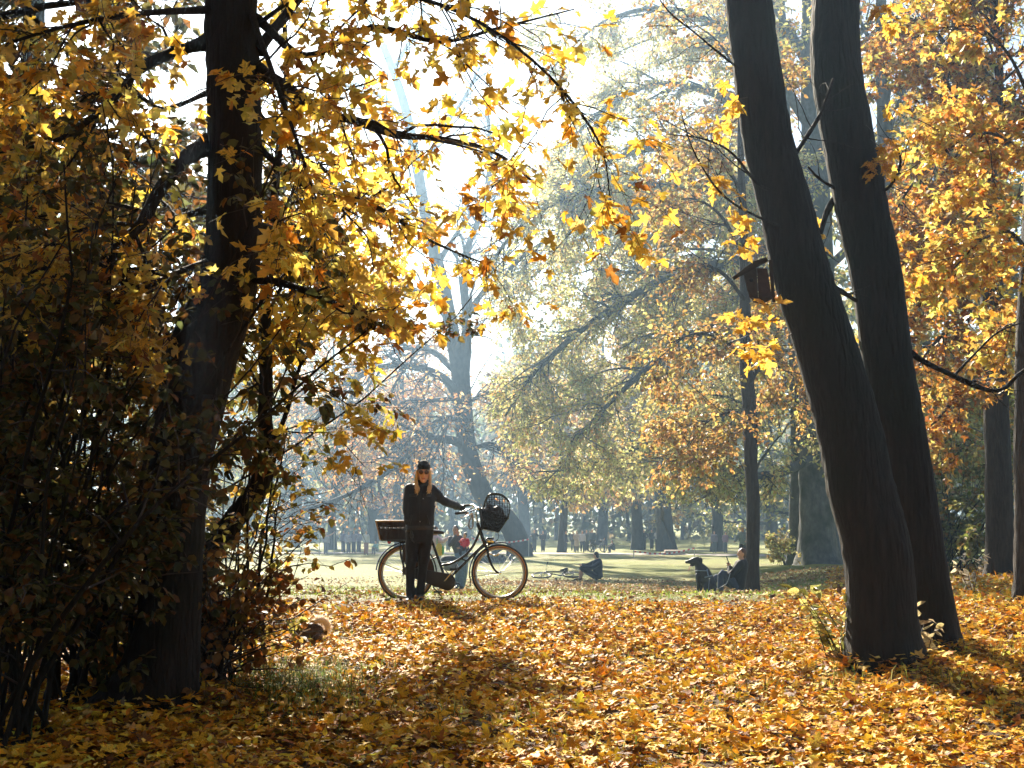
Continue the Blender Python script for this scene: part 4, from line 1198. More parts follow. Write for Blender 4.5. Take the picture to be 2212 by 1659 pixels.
# ------------------------------------------------------------------ people and animals: closed shapes fused into one skin
def chain(pts, rad, sides=12):
    """Rounded, tapering limb through pts."""
    p = np.array(pts, float); r = np.array(rad, float)
    d0 = unit(p[0] - p[1]); d1 = unit(p[-1] - p[-2])
    P, R = [], []
    for a in (78, 52, 26):
        P.append(p[0] + d0 * r[0] * math.sin(math.radians(a))); R.append(r[0] * math.cos(math.radians(a)))
    m = max(4, 4 * (len(p) - 1) + 1)
    sp = spline(np.column_stack([p, r]), m)
    for q in sp:
        P.append(q[:3]); R.append(max(q[3], .001))
    for a in (26, 52, 78):
        P.append(p[-1] + d1 * r[-1] * math.sin(math.radians(a))); R.append(r[-1] * math.cos(math.radians(a)))
    return tubes(np.array(P)[None], np.array(R)[None], sides)

def ell(c, r, axes=None, n=14, m=9):
    th = np.linspace(.02, math.pi - .02, m); ph = np.arange(n) * 2 * math.pi / n
    V = np.stack([np.outer(np.sin(th), np.cos(ph)), np.outer(np.sin(th), np.sin(ph)), np.outer(np.cos(th), np.ones(n))], -1) * np.array(r)
    if axes is not None:
        V = V @ np.array(axes)
    V = V + np.array(c)
    i = np.arange(n * m).reshape(m, n)
    q = np.stack([i[:-1], i[1:], np.roll(i, -1, 1)[1:], np.roll(i, -1, 1)[:-1]], -1).reshape(-1, 4)
    return V.reshape(-1, 3), [q, i[0:1, ::1].copy(), i[-1:, ::-1].copy()]

def loft(pts, wide, deep, side, n=18):
    """Flattened trunk: rings along pts, half widths along `side`, half depths across it."""
    W = spline(np.column_stack([np.array(pts, float), wide, deep]), 5 * (len(pts) - 1) + 1)
    p, w, d = W[:, :3], np.maximum(W[:, 3], .004), np.maximum(W[:, 4], .004)
    T = unit(np.gradient(p, axis=0))
    S = unit(np.array(side, float)[None] - (T @ np.array(side, float))[:, None] * T)
    Fd = np.cross(T, S)
    a = np.arange(n) * 2 * math.pi / n
    V = p[:, None] + S[:, None] * (np.cos(a)[None] * w[:, None])[..., None] + Fd[:, None] * (np.sin(a)[None] * d[:, None])[..., None]
    k = len(p); i = np.arange(k * n).reshape(k, n)
    q = np.stack([i[:-1], np.roll(i, -1, 1)[:-1], np.roll(i, -1, 1)[1:], i[1:]], -1).reshape(-1, 4)
    return V.reshape(-1, 3), [q, i[0:1].copy(), i[-1:].copy()]

_WS = bpy.data.scenes.new('workshop')
def blob(name, prims, voxel, mat, parent, smooth=3, world=True):
    V, F = cat_meshes(prims)
    me = mesh_np(name, V, F)
    bm = bmesh.new(); bm.from_mesh(me)
    bmesh.ops.recalc_face_normals(bm, faces=bm.faces)
    bm.to_mesh(me); bm.free()
    o = bpy.data.objects.new(name, me)
    _WS.collection.objects.link(o)
    md = o.modifiers.new('fuse', 'REMESH'); md.mode = 'VOXEL'; md.voxel_size = voxel; md.use_smooth_shade = True
    if smooth:
        ms = o.modifiers.new('soften', 'SMOOTH'); ms.factor = .5; ms.iterations = smooth
    _WS.view_layers[0].update()
    dg = _WS.view_layers[0].depsgraph
    new = bpy.data.meshes.new_from_object(o.evaluated_get(dg))
    bpy.data.objects.remove(o); bpy.data.meshes.remove(me)
    new.name = name
    new.materials.clear()
    return link(name, new, mat, parent, world_parent=world)

def ring(c, ax, r, tube, n=36, m=8):
    ax = unit(np.array(ax, float)); u = unit(np.cross(ax, [.3, .2, .9])); v = np.cross(ax, u)
    a = np.arange(n) * 2 * math.pi / n; b = np.arange(m) * 2 * math.pi / m
    rad = np.cos(a)[:, None] * u + np.sin(a)[:, None] * v
    V = np.array(c) + rad[:, None] * (r + tube * np.cos(b))[None, :, None] + ax * (tube * np.sin(b))[None, :, None]
    i = np.arange(n * m).reshape(n, m); j = np.roll(i, -1, 0)
    q = np.stack([i, j, np.roll(j, -1, 1), np.roll(i, -1, 1)], -1).reshape(-1, 4)
    return V.reshape(-1, 3), [q]

def mesh_part(name, prims, mat, parent, smooth=True, world=True):
    V, F = cat_meshes(prims)
    me = mesh_np(name, V, F, smooth=smooth)
    return link(name, me, mat, parent, world_parent=world)

def box(c, h, axes=None):
    s = np.array([(-1, -1, -1), (1, -1, -1), (1, 1, -1), (-1, 1, -1), (-1, -1, 1), (1, -1, 1), (1, 1, 1), (-1, 1, 1)], float) * np.array(h)
    if axes is not None: s = s @ np.array(axes)
    F = np.array([(0, 3, 2, 1), (4, 5, 6, 7), (0, 1, 5, 4), (1, 2, 6, 5), (2, 3, 7, 6), (3, 0, 4, 7)])
    return s + np.array(c), [F]

SKIN = plain('skin', (.68, .38, .24), .5, noise=.06)
SKIN2 = plain('tanned_skin', (.42, .22, .13), .5, noise=.06)
def cloth(c, r=.85, sheen=.15):
    return plain('cloth_%02x%02x%02x' % tuple(int(255 * v) for v in c), c, r, spec=.25, noise=.22, nscale=25, bump=.25, sheen=sheen)

STAND = dict(pel=(0, 0, .90), wai=(0, -.005, 1.05), che=(0, .0, 1.24), upc=(0, .01, 1.36), nek=(0, .01, 1.42), head=(0, -.012, 1.565),
             sl=(.165, .01, 1.365), el=(.215, .02, 1.10), wl=(.225, -.03, .86), sr=(-.165, .01, 1.365), er=(-.215, .02, 1.10), wr=(-.225, -.03, .86),
             hl=(.085, 0, .90), kl=(.092, -.015, .49), al=(.095, .02, .085), hr=(-.085, 0, .90), kr=(-.092, -.015, .49), ar=(-.095, .02, .085))

def pose(base=STAND, **kw):
    J = {k: np.array(v, float) for k, v in base.items()}
    for k, v in kw.items():
        J[k] = np.array(v, float)
    return J

def place(J, loc, rz, scale=1.0):
    c, s = math.cos(rz), math.sin(rz)
    M = np.array([[c, -s, 0], [s, c, 0], [0, 0, 1]])
    return {k: (M @ (v * scale)) + np.array(loc) for k, v in J.items()}

def human(label, J, face, top, legs, hair, shoes=(.03, .025, .02), skin=None, voxel=.02, group=None, hat=None, long_hair=False, coat=False, shorts=False,
          bulk=1.0, size=1.0, hand_detail=False, base=None, toes=None, glasses=False, long_sleeve=True, sleeve=None):
    """A figure from joint positions in the place; face = unit vector the person looks along."""
    k = size
    skin = skin or SKIN
    fv = unit(np.array(face, float)); up = unit(J['head'] - J['nek']); up = unit(up + np.array([0, 0, .6]))
    fv = unit(fv - (fv @ up) * up); sd = np.cross(up, fv)
    side = J['sl'] - J['sr']
    root_loc = np.array(base if base is not None else ((J['al'] + J['ar']) / 2 - np.array([0, 0, .08])))
    root = tag(empty('person', root_loc), label, 'person', group)
    H = J['head']
    spine = [J['pel'] - unit(J['wai'] - J['pel']) * .10 * k, J['pel'], J['wai'], J['che'], J['upc'], J['nek']]
    legT = toes or {}
    tv = unit(np.array([fv[0], fv[1], 0]) + 1e-6)
    def toe(s):
        return J['a' + s] + (np.array(legT[s]) if s in legT else tv * .14 * k + np.array([0, 0, -.05 * k]))
    B = [loft(spine, np.array([.07, .15, .125, .150, .14, .05]) * k * bulk, np.array([.05, .10, .085, .105, .08, .05]) * k * bulk, side),
         chain([J['nek'] - up * .03 * k, H - up * .05 * k], [.054 * k, .050 * k]),
         ell(H + up * .012 * k, (.073 * k, .088 * k, .100 * k), (sd, fv, up)), ell(H - up * .055 * k + fv * .022 * k, (.052 * k, .058 * k, .058 * k), (sd, fv, up)),
         chain([H + fv * .082 * k + up * .012 * k, H + fv * .104 * k - up * .022 * k], [.010 * k, .014 * k]),
         ell(H + sd * .074 * k, (.012 * k, .022 * k, .03 * k), (sd, fv, up)), ell(H - sd * .074 * k, (.012 * k, .022 * k, .03 * k), (sd, fv, up))]
    for s in 'lr':
        S, E, W = J['s' + s], J['e' + s], J['w' + s]
        hd = unit(W - E)
        B.append(chain([S, E, W], np.array([.052, .040, .028]) * k))
        B.append(chain([W, W + hd * .085 * k], np.array([.028, .032]) * k))
        pn = unit(np.cross(hd, side) + 1e-6)
        q = unit(np.cross(hd, pn))
        if hand_detail or voxel < .03:
            for j, off in enumerate((-.027, -.009, .009, .027)):
                b0 = W + hd * .085 * k + q * off * k
                ln = (.062, .075, .070, .055)[j] * k
                B.append(chain([b0, b0 + hd * ln * .6 + pn * .008 * k, b0 + hd * ln * .9 + pn * .03 * k], np.array([.010, .009, .008]) * k, 8))
            B.append(chain([W + hd * .03 * k + q * -.03 * k, W + hd * .07 * k - q * .055 * k, W + hd * .10 * k - q * .055 * k + pn * .01 * k], np.array([.012, .011, .009]) * k, 8))
        else:
            B.append(chain([W + hd * .06 * k, W + hd * .15 * k + pn * .02 * k], np.array([.03, .018]) * k))
        B.append(chain([J['h' + s], J['k' + s], J['a' + s]], np.array([.080, .054, .036]) * k))
        B.append(chain([J['a' + s] + np.array([0, 0, -.03 * k]), toe(s)], np.array([.038, .030]) * k))
    blob('body', B, voxel, skin, root)
    g = .016 * k * bulk + voxel * .25
    spine_t = [J['pel'] - unit(J['wai'] - J['pel']) * (.42 if coat else .05) * k] + spine[1:]
    w0 = .16 if coat else .165
    Tp = [loft(spine_t, np.array([w0 + .02 * coat, .16, .145, .160, .145, .066]) * k * bulk + g, np.array([.11 + .02 * coat, .115, .105, .118, .095, .066]) * k * bulk + g, side)]
    for s in 'lr':
        S, E, W = J['s' + s], J['e' + s], J['w' + s]
        if long_sleeve:
            Tp.append(chain([S, E, W], np.array([.062, .052, .040]) * k * bulk + g * .6))
        else:
            Tp.append(chain([S, S + (E - S) * .75], np.array([.062, .056]) * k + g * .6))
    o = blob('jacket', Tp, voxel, cloth(top), root)
    Lg = [loft([spine[0], J['pel'], J['wai']], np.array([.09, .155, .13]) * k + g, np.array([.08, .11, .095]) * k + g, side)]
    for s in 'lr':
        if shorts:
            Lg.append(chain([J['h' + s], J['k' + s]], np.array([.095, .085]) * k + g * .6))
        else:
            Lg.append(chain([J['h' + s], J['k' + s], J['a' + s] + (J['k' + s] - J['a' + s]) * .06], np.array([.088, .066, .052]) * k + g * .6))
    blob('trousers', Lg, voxel, cloth(legs), root)
    for s in 'lr':
        blob('shoe', [chain([J['a' + s] + np.array([0, 0, -.035 * k]), toe(s)], np.array([.046, .038]) * k + voxel * .2)], voxel, plain('shoe_leather', (.03, .025, .022), .5), root)
    hp = [ell(H + up * .030 * k - fv * .022 * k, (.082 * k, .088 * k, .098 * k), (sd, fv, up)), ell(H - up * .03 * k - fv * .045 * k, (.070 * k, .055 * k, .075 * k), (sd, fv, up))]
    if long_hair:
        hp.append(chain([H - fv * .06 * k, H - fv * .075 * k - up * .16 * k, H - fv * .08 * k - up * .30 * k], np.array([.07, .065, .04]) * k))
    blob('hair', hp, voxel, plain('hair_%d' % int(1e5 * hair[0]), hair, .45, spec=.5, noise=.25, nscale=60), root)
    if voxel < .03:
        for e in (-1, 1):
            mesh_part('eye', [ell(H + fv * .078 * k + up * .015 * k + sd * e * .03 * k, (.014 * k, .008 * k, .009 * k), (sd, fv, up), 8, 6)], plain('eye_dark', (.02, .015, .012), .2), root)
        mesh_part('mouth', [ell(H + fv * .080 * k - up * .055 * k, (.024 * k, .008 * k, .008 * k), (sd, fv, up), 8, 6)], plain('lip', (.40, .12, .09), .4), root)
    if hat is not None:
        blob('cap', [ell(H + up * .055 * k - fv * .010 * k, (.088 * k, .098 * k, .080 * k), (sd, fv, up)), chain([H + up * .065 * k + fv * .07 * k, H + up * .05 * k + fv * .14 * k], np.array([.028, .02]) * k)], voxel, cloth(hat), root)
    return root, (H, fv, sd, up)

def zoomer(x0, y0, f):
    def Z(zx, zy, d):
        return at((x0 + zx * f) * .57604, (y0 + zy * f) * .57604, d)
    return Z
Z1 = zoomer(1380, 1680, 640 / 1713)
Z4 = zoomer(1600, 1920, 380 / 1970)
Z5 = zoomer(1960, 2040, 360 / 2212)
Z7 = zoomer(2540, 2020, 320 / 2212)

# ---- the woman with the bicycle (dark jacket, beanie, round sunglasses, long fair hair)
def woman():
    d = 17.0
    def z(x, y, o=0.0): return Z1(x, y, d + o)
    pts = dict(head=z(557, 262), nek=z(556, 362, .02), upc=z(545, 408, .03), che=z(530, 500, .02), wai=z(525, 680, 0), pel=z(520, 830, .01),
               sl=z(630, 412, .04), el=z(742, 520, .10), wl=z(888, 582, .40), sr=z(422, 412, .03), er=z(398, 630, .02), wr=z(425, 815, -.04),
               hl=z(588, 850, .02), kl=z(553, 1180, -.02), al=z(522, 1475, .02), hr=z(452, 850, 0), kr=z(428, 1180, -.03), ar=z(424, 1490, 0))
    face = np.array([.10, -1, -.02])
    fv = unit(face); up = np.array([0, 0, 1.0]); sd = np.cross(up, fv); fv = unit(fv - (fv @ up) * up)
    base = (pts['al'] + pts['ar']) / 2; base[2] = gz1(base[0], base[1])
    root = tag(empty('person', base), 'woman in black jacket, beanie and round sunglasses holding the black bicycle', 'person')
    H = pts['head']; J = pts
    side = np.array([1.0, 0, 0])
    toe = {s: J['a' + s] + np.array([.01 * (1 if s == 'l' else -1), -.15, -.055]) for s in 'lr'}
    spine = [J['pel'] + np.array([0, 0, -.10]), J['pel'], J['wai'], J['che'], J['upc'], J['nek']]
    B = [loft(spine, [.08, .155, .125, .145, .125, .05], [.06, .10, .085, .10, .075, .045], side),
         chain([J['nek'] + np.array([0, .01, -.03]), H + np.array([0, .01, -.06])], [.050, .047]),
         ell(H + up * .015, (.070, .086, .100), (sd, fv, up)), ell(H - up * .055 + fv * .024, (.046, .054, .058), (sd, fv, up)),
         chain([H + fv * .080 + up * .018, H + fv * .100 - up * .018], [.008, .012]),
         ell(H + fv * .072 - up * .055, (.026, .014, .013), (sd, fv, up)), ell(H + fv * .066 - up * .088, (.022, .018, .016), (sd, fv, up)),
         ell(H + sd * .070, (.010, .02, .028), (sd, fv, up)), ell(H - sd * .070, (.010, .02, .028), (sd, fv, up))]
    for s in 'lr':
        B.append(chain([J['s' + s], J['e' + s], J['w' + s]], [.050, .038, .027]))
        B.append(chain([J['h' + s], J['k' + s], J['a' + s]], [.082, .052, .036]))
        B.append(chain([J['a' + s] - up * .03, toe[s]], [.036, .03]))
        hd = unit(J['w' + s] - J['e' + s])
        B.append(chain([J['w' + s], J['w' + s] + hd * .07], [.026, .028]))
    blob('body', B, .010, SKIN, root, 3)
    BLK = cloth((.016, .015, .016), .6, .1)
    # jacket: boxy, short stand collar, sleeves with folds
    Jk = [loft([J['pel'] + np.array([0, 0, .02]), J['pel'] + np.array([0, 0, .10]), J['wai'], J['che'], J['upc'], J['nek'] + np.array([0, 0, .015])],
               [.160, .172, .170, .172, .150, .066], [.125, .128, .122, .125, .10, .060], side)]
    rng = np.random.default_rng(4)
    for s in 'lr':
        q = spline([J['s' + s], J['e' + s], J['w' + s]], 9)
        Jk.append(chain(q, np.linspace(.070, .046, 9) * (1 + .07 * rng.standard_normal(9))))
    for k in range(14):
        a = rng.uniform(0, 6.28); h = rng.uniform(.05, .45)
        c = J['pel'] + (J['upc'] - J['pel']) * (h / .5) + np.array([.155 * math.cos(a), .112 * math.sin(a), 0])
        Jk.append(ell(c, (.035, .02, .014), None, 8, 6))
    jk = blob('jacket', Jk, .010, BLK, root, 3)
    mesh_part('zip', [chain([J['nek'] + np.array([.0, -.078, -.03]), J['che'] + np.array([0, -.130, 0]), J['wai'] + np.array([0, -.127, 0]), J['pel'] + np.array([0, -.132, .05])], [.004] * 4, 6)], plain('zip_dark', (.04, .04, .04), .4, 1), jk)
    for (zx, zy) in ((555, 508), (522, 738)):
        p = z(zx, zy, -.145)
        mesh_part('button', [ell(p, (.008, .004, .008), None, 10, 6)], plain('zip_metal', (.3, .3, .3), .3, 1), jk)
    LTH = plain('jacket_trim', (.014, .013, .014), .5, noise=.3, nscale=50, bump=.3)
    cn = J['nek'] + np.array([0, .0, .012])
    mesh_part('collar', [loft([cn + np.array([0, 0, -.03]), cn + np.array([0, 0, .0]), cn + np.array([0, .004, .03])], [.076, .074, .078], [.068, .068, .072], side)], LTH, jk)
    for sx in (-1, 1):
        c0 = J['che'] + np.array([sx * .085, -.118, .03])
        mesh_part('pocket_flap', [box(c0, (.045, .006, .018), (unit(np.array([1, sx * .35, 0])), unit(np.array([-sx * .35, 1, 0])), (0, 0, 1)))], LTH, jk)
        c0 = J['pel'] + np.array([sx * .105, -.112, .13])
        mesh_part('pocket', [box(c0, (.010, .006, .06), (unit(np.array([1, sx * .4, sx * .25])), unit(np.array([-sx * .4, 1, 0])), unit(np.array([-sx * .25, 0, 1]))))], LTH, jk)
    for s in 'lr':
        a_, b_ = J['w' + s], unit(J['w' + s] - J['e' + s])
        mesh_part('cuff', [chain([a_ - b_ * .03, a_ + b_ * .005], [.050, .049], 14)], LTH, jk)
    hm = J['pel'] + np.array([0, 0, .03])
    mesh_part('hem', [loft([hm + np.array([0, 0, -.02]), hm + np.array([0, 0, .0]), hm + np.array([0, 0, .03])], [.164, .170, .170], [.128, .133, .131], side)], LTH, jk)
    Tr = [loft([J['pel'] + np.array([0, 0, -.14]), J['pel'], J['wai']], [.12, .166, .13], [.10, .115, .09], side)]
    for s in 'lr':
        q = spline([J['h' + s], J['k' + s], J['a' + s] + up * .01], 11)
        Tr.append(chain(q, np.array([.090, .084, .078, .072, .066, .060, .056, .053, .052, .053, .050]) * (1 + .035 * rng.standard_normal(11))))
    blob('trousers', Tr, .010, cloth((.014, .013, .013), .8), root, 2)
    for s in 'lr':
        blob('shoe', [chain([J['a' + s] - up * .035, toe[s] - up * .0], [.046, .040]), chain([J['a' + s] + up * .02, J['a' + s] - up * .03], [.05, .046])], .010, plain('shoe_leather', (.03, .025, .022), .5), root)
    # gloves, fingers closed on the grip (left hand) and relaxed (right hand)
    GL = plain('glove_leather', (.012, .011, .011), .5, bump=.2)
    W = J['wl']; grip = Z1(955, 592, 17.0 + .46); hd = unit(grip - J['el'])
    ax = unit(np.array([-1.0, .18, .10]))
    G = [chain([W - hd * .02, W + hd * .06], [.037, .036]), ell(W + hd * .075, (.045, .035, .032), None, 10, 8)]
    for j, off in enumerate((-.034, -.011, .012, .034)):
        b0 = W + hd * .085 + np.array([off * 1.0, off * -.2, .016])
        l = (.9, 1.05, 1.0, .85)[j]
        G.append(chain([b0, b0 + np.array([.012, .035 * l, .012]), b0 + np.array([.016, .052 * l, -.018]), b0 + np.array([.008, .038 * l, -.044])], [.0125, .012, .0115, .010], 8))
    G.append(chain([W + hd * .05 + np.array([-.01, -.02, -.01]), W + hd * .08 + np.array([.01, -.035, -.03]), W + hd * .10 + np.array([.03, .0, -.052])], [.014, .012, .010], 8))
    blob('glove', G, .005, GL, root, 2)
    W = J['wr']; hd = unit(J['wr'] - J['er'] + np.array([.02, 0, -.1]))
    G = [chain([W - hd * .02, W + hd * .05], [.035, .036]), ell(W + hd * .07, (.026, .044, .045), None, 10, 8)]
    for j, off in enumerate((-.033, -.011, .011, .031)):
        b0 = W + hd * .10 + np.array([0, off, 0]); l = (.85, 1.0, 1.05, .9)[j]
        G.append(chain([b0, b0 + hd * .035 * l, b0 + hd * .06 * l + np.array([.02, 0, 0])], [.0125, .0115, .010], 8))
    G.append(chain([W + hd * .03 + np.array([.01, -.04, 0]), W + hd * .07 + np.array([.02, -.062, 0]), W + hd * .10 + np.array([.02, -.06, 0])], [.014, .012, .010], 8))
    blob('glove', G, .005, GL, root, 2)
    # beanie with a small peak of cloth on top
    HB = [ell(H + up * .088 - fv * .006, (.085, .100, .066), (sd, fv, up)), ell(H + up * .120 - fv * .008, (.066, .076, .050), (sd, fv, up)),
          ell(H + up * .045 - fv * .035, (.080, .075, .05), (sd, fv, up)), chain([H + up * .125 - sd * .02, H + up * .140 - sd * .066 + np.array([0, 0, .012])], [.03, .008])]
    bn = blob('beanie', HB, .006, cloth((.010, .009, .009), .95, .3), root, 2)
    mesh_part('lips', [ell(H + fv * .085 - up * .050, (.024, .006, .005), (sd, fv, up), 10, 6), ell(H + fv * .084 - up * .060, (.021, .007, .006), (sd, fv, up), 10, 6)], plain('lip', (.40, .12, .09), .4), root)
    # long straight fair hair
    FAIR = plain('fair_hair', (.66, .46, .22), .38, spec=.6, noise=.35, nscale=90)
    HR = [ell(H - fv * .05 + up * .0, (.078, .06, .09), (sd, fv, up))]
    hair = blob('hair', HR, .008, FAIR, root, 1)
    strands = []
    for e, n in ((-1, 62), (1, 50)):
        for i in range(n):
            t = i / n
            x0 = e * (.070 + .016 * rng.random()); y0 = .005 - .045 * rng.random() if t < .6 else .05 * rng.random()
            a = H + np.array([x0, y0, .045 - .01 * rng.random()])
            b = H + np.array([x0 * 1.04 + .004 * rng.standard_normal(), y0 - .01, -.09])
            c = H + np.array([x0 * .95 + .010 * rng.standard_normal(), y0 - .045 - .02 * rng.random(), -.17])
            f = H + np.array([x0 * .86 + .012 * rng.standard_normal(), y0 - .055 - .02 * rng.random(), -.20 - .06 * rng.random()])
            strands.append(chain([a, b, c, f], [.0055, .0065, .005, .0015], 5))
    for i in range(48):
        x0 = rng.uniform(-.085, .07); a = H + np.array([x0, .07, .03]); b = H + np.array([x0 * 1.2 - .01, .075, -.10]); c = H + np.array([x0 * 1.35 - .03, .085, -.20])
        strands.append(chain([a, b, c], [.008, .009, .002], 5))
    mesh_part('strand', strands, FAIR, hair)['kind'] = 'stuff'
    # sunglasses
    g = mesh_part('sunglasses', [ring(H + fv * .092 + up * .022 + sd * .033, fv, .027, .0025, 20, 6), ring(H + fv * .092 + up * .022 - sd * .033, fv, .027, .0025, 20, 6),
        chain([H + fv * .094 + up * .026 - sd * .010, H + fv * .094 + up * .026 + sd * .010], [.002, .002], 6),
        chain([H + fv * .088 + up * .028 + sd * .058, H + sd * .075 + up * .02], [.002, .002], 6), chain([H + fv * .088 + up * .028 - sd * .058, H - sd * .075 + up * .02], [.002, .002], 6)],
        plain('gold_wire', (.35, .24, .10), .3, 1), root)
    for e in (-1, 1):
        mesh_part('lens', [ell(H + fv * .091 + up * .022 + sd * .033 * e, (.026, .003, .026), (sd, fv, up), 18, 8)], plain('dark_lens', (.06, .022, .008), .08), g)
    mesh_part('earring', [ell(H + sd * .066 + fv * .02 - up * .065, (.007, .007, .014), None, 8, 6), ell(H + sd * .066 + fv * .02 - up * .10, (.009, .009, .018), None, 8, 6)], plain('earring_pearl', (.85, .8, .7), .2), root)
woman()

# ---- mother with a toddler on her arm, a pram before her
def mother():
    d = 36.0
    z = lambda x, y, o=0.0: Z4(x, y, d + o)
    J = dict(head=z(560, 356), nek=z(560, 450, .02), upc=z(575, 500, .03), che=z(600, 600, .03), wai=z(640, 740, .02), pel=z(680, 880, 0),
             sl=z(668, 520, .03), el=z(735, 660, -.05), wl=z(650, 690, -.24), sr=z(465, 520, .03), er=z(450, 640, -.10), wr=z(570, 470, -.15),
             hl=z(740, 900), kl=z(735, 1190, -.03), al=z(700, 1440, .02), hr=z(630, 900), kr=z(610, 1190, 0), ar=z(585, 1440, .05))
    human('woman in grey jacket and jeans carrying a toddler in red', J, (-.25, -1, 0), (.10, .10, .11), (.16, .24, .34), (.04, .028, .02), voxel=.018, skin=SKIN2, bulk=.95)
    # toddler
    J = dict(head=z(745, 455, -.20), nek=z(745, 512, -.18), upc=z(745, 530, -.18), che=z(742, 580, -.18), wai=z(735, 640, -.18), pel=z(728, 690, -.16),
             sl=z(795, 545, -.18), el=z(812, 610, -.22), wl=z(790, 660, -.28), sr=z(700, 545, -.18), er=z(675, 580, -.26), wr=z(648, 570, -.34),
             hl=z(760, 700, -.16), kl=z(800, 720, -.30), al=z(780, 830, -.28), hr=z(700, 700, -.16), kr=z(650, 720, -.30), ar=z(655, 810, -.28))
    human('toddler in bright red jacket on the grey-jacketed woman\'s arm', J, (-.8, -.7, 0), (.62, .02, .03), (.03, .03, .05), (.05, .03, .02), voxel=.016, size=.62, base=z(740, 700, -.18), toes=dict(l=(0, -.07, -.03), r=(0, -.07, -.03)), bulk=1.05)
    # second adult in a pale pink top, seen past the bicycle
    d2 = 37.0
    z2 = lambda x, y, o=0.0: Z4(x, y, d2 + o)
    J = dict(head=z2(172, 365), nek=z2(165, 455), upc=z2(165, 500), che=z2(175, 570), wai=z2(180, 700), pel=z2(185, 820),
             sl=z2(235, 520, -.12), el=z2(310, 570, -.20), wl=z2(390, 520, -.25), sr=z2(110, 520, .10), er=z2(120, 650, .12), wr=z2(200, 700, -.05),
             hl=z2(215, 840, -.05), kl=z2(225, 1130, -.08), al=z2(205, 1400, -.05), hr=z2(150, 840, .05), kr=z2(150, 1130, .05), ar=z2(140, 1400, .08))
    r, (H, fv, sd, up) = human('person in pale pink top and sunglasses, partly behind the woman in black', J, (1, -.25, 0), (.62, .45, .45), (.60, .60, .62), (.03, .02, .02), voxel=.018, skin=SKIN2, bulk=.95)
    mesh_part('sunglasses', [ell(H + fv * .09 + up * .018 + sd * e * .032, (.026, .010, .02), (sd, fv, up), 10, 6) for e in (-1, 1)] + [chain([H + fv * .085 + sd * e * .05 + up * .02, H + sd * e * .078 + up * .02], [.004, .004], 6) for e in (-1, 1)], plain('black_plastic', (.012, .012, .012), .3), r)
    b = tag(empty('shoulder_bag', z2(250, 860, -.3)), 'yellow and green cloth bag hanging beside the person in pink', 'bag')
    blob('bag_body', [ell(z2(250, 740, -.30), (.12, .07, .16)), ell(z2(245, 690, -.30), (.09, .05, .12))], .018, cloth((.62, .42, .05)), b)
    blob('side_pocket', [ell(z2(305, 740, -.30), (.055, .06, .13))], .016, cloth((.10, .36, .12)), b)
    mesh_part('strap', [chain([z2(200, 660, -.30), z2(205, 520, -.18), z2(235, 480, -.05)], [.012, .012, .012], 6)], cloth((.10, .36, .12)), b)
    # pram
    pb = z(430, 1470, -.55); pb[2] = gz1(pb[0], pb[1])
    p = tag(empty('pram', pb), 'dark grey pram with folded hood standing before the grey-jacketed woman', 'pram')
    GR = cloth((.17, .18, .20)); DK = cloth((.035, .037, .045))
    yo = -.55
    blob('carrycot', [loft([z(300, 1030, yo), z(330, 1010, yo), z(450, 1040, yo), z(560, 1050, yo), z(600, 1030, yo)], [.10, .16, .17, .16, .10], [.06, .12, .14, .12, .06], (0, 1, 0))], .016, GR, p)
    blob('hood', [ell(z(430, 925, yo), (.21, .17, .11)), ell(z(370, 960, yo), (.13, .17, .12))], .016, DK, p)
    mesh_part('cover_edge', [chain([z(290, 975, yo - .17), z(420, 960, yo - .17), z(590, 965, yo - .17)], [.014, .016, .014], 8)], cloth((.55, .55, .58)), p)
    FR = plain('pram_tube', (.05, .05, .055), .35, .8)
    mesh_part('chassis', [chain([z(320, 1080, yo - s), z(580, 1380, yo - s)], [.012, .012], 8) for s in (-.2, .2)] + [chain([z(560, 1080, yo - s), z(320, 1400, yo - s)], [.012, .012], 8) for s in (-.2, .2)]
              + [chain([z(560, 1060, yo - s), z(660, 900, yo - s * .8)], [.011, .011], 8) for s in (-.2, .2)], FR, p)
    mesh_part('handle', [chain([z(660, 900, yo - .17), z(665, 893, yo), z(660, 900, yo + .17)], [.016, .016, .016], 8)], DK, p)
    for zx in (320, 580):
        for s in (-.24, .24):
            c = z(zx, 1400, yo + s); c[2] = gz1(c[0], c[1]) + .11
            w = mesh_part('wheel', [ring(c, (0, 1, 0), .095, .016, 24, 8)], plain('tyre_rubber', (.02, .02, .02), .7), p)
            mesh_part('hub', [chain([c - np.array([0, .02, 0]), c + np.array([0, .02, 0])], [.03, .03], 10)] + [chain([c, c + .09 * np.array([math.cos(a), 0, math.sin(a)])], [.005, .005], 5) for a in np.arange(5) * 1.2566], FR, w)
mother()

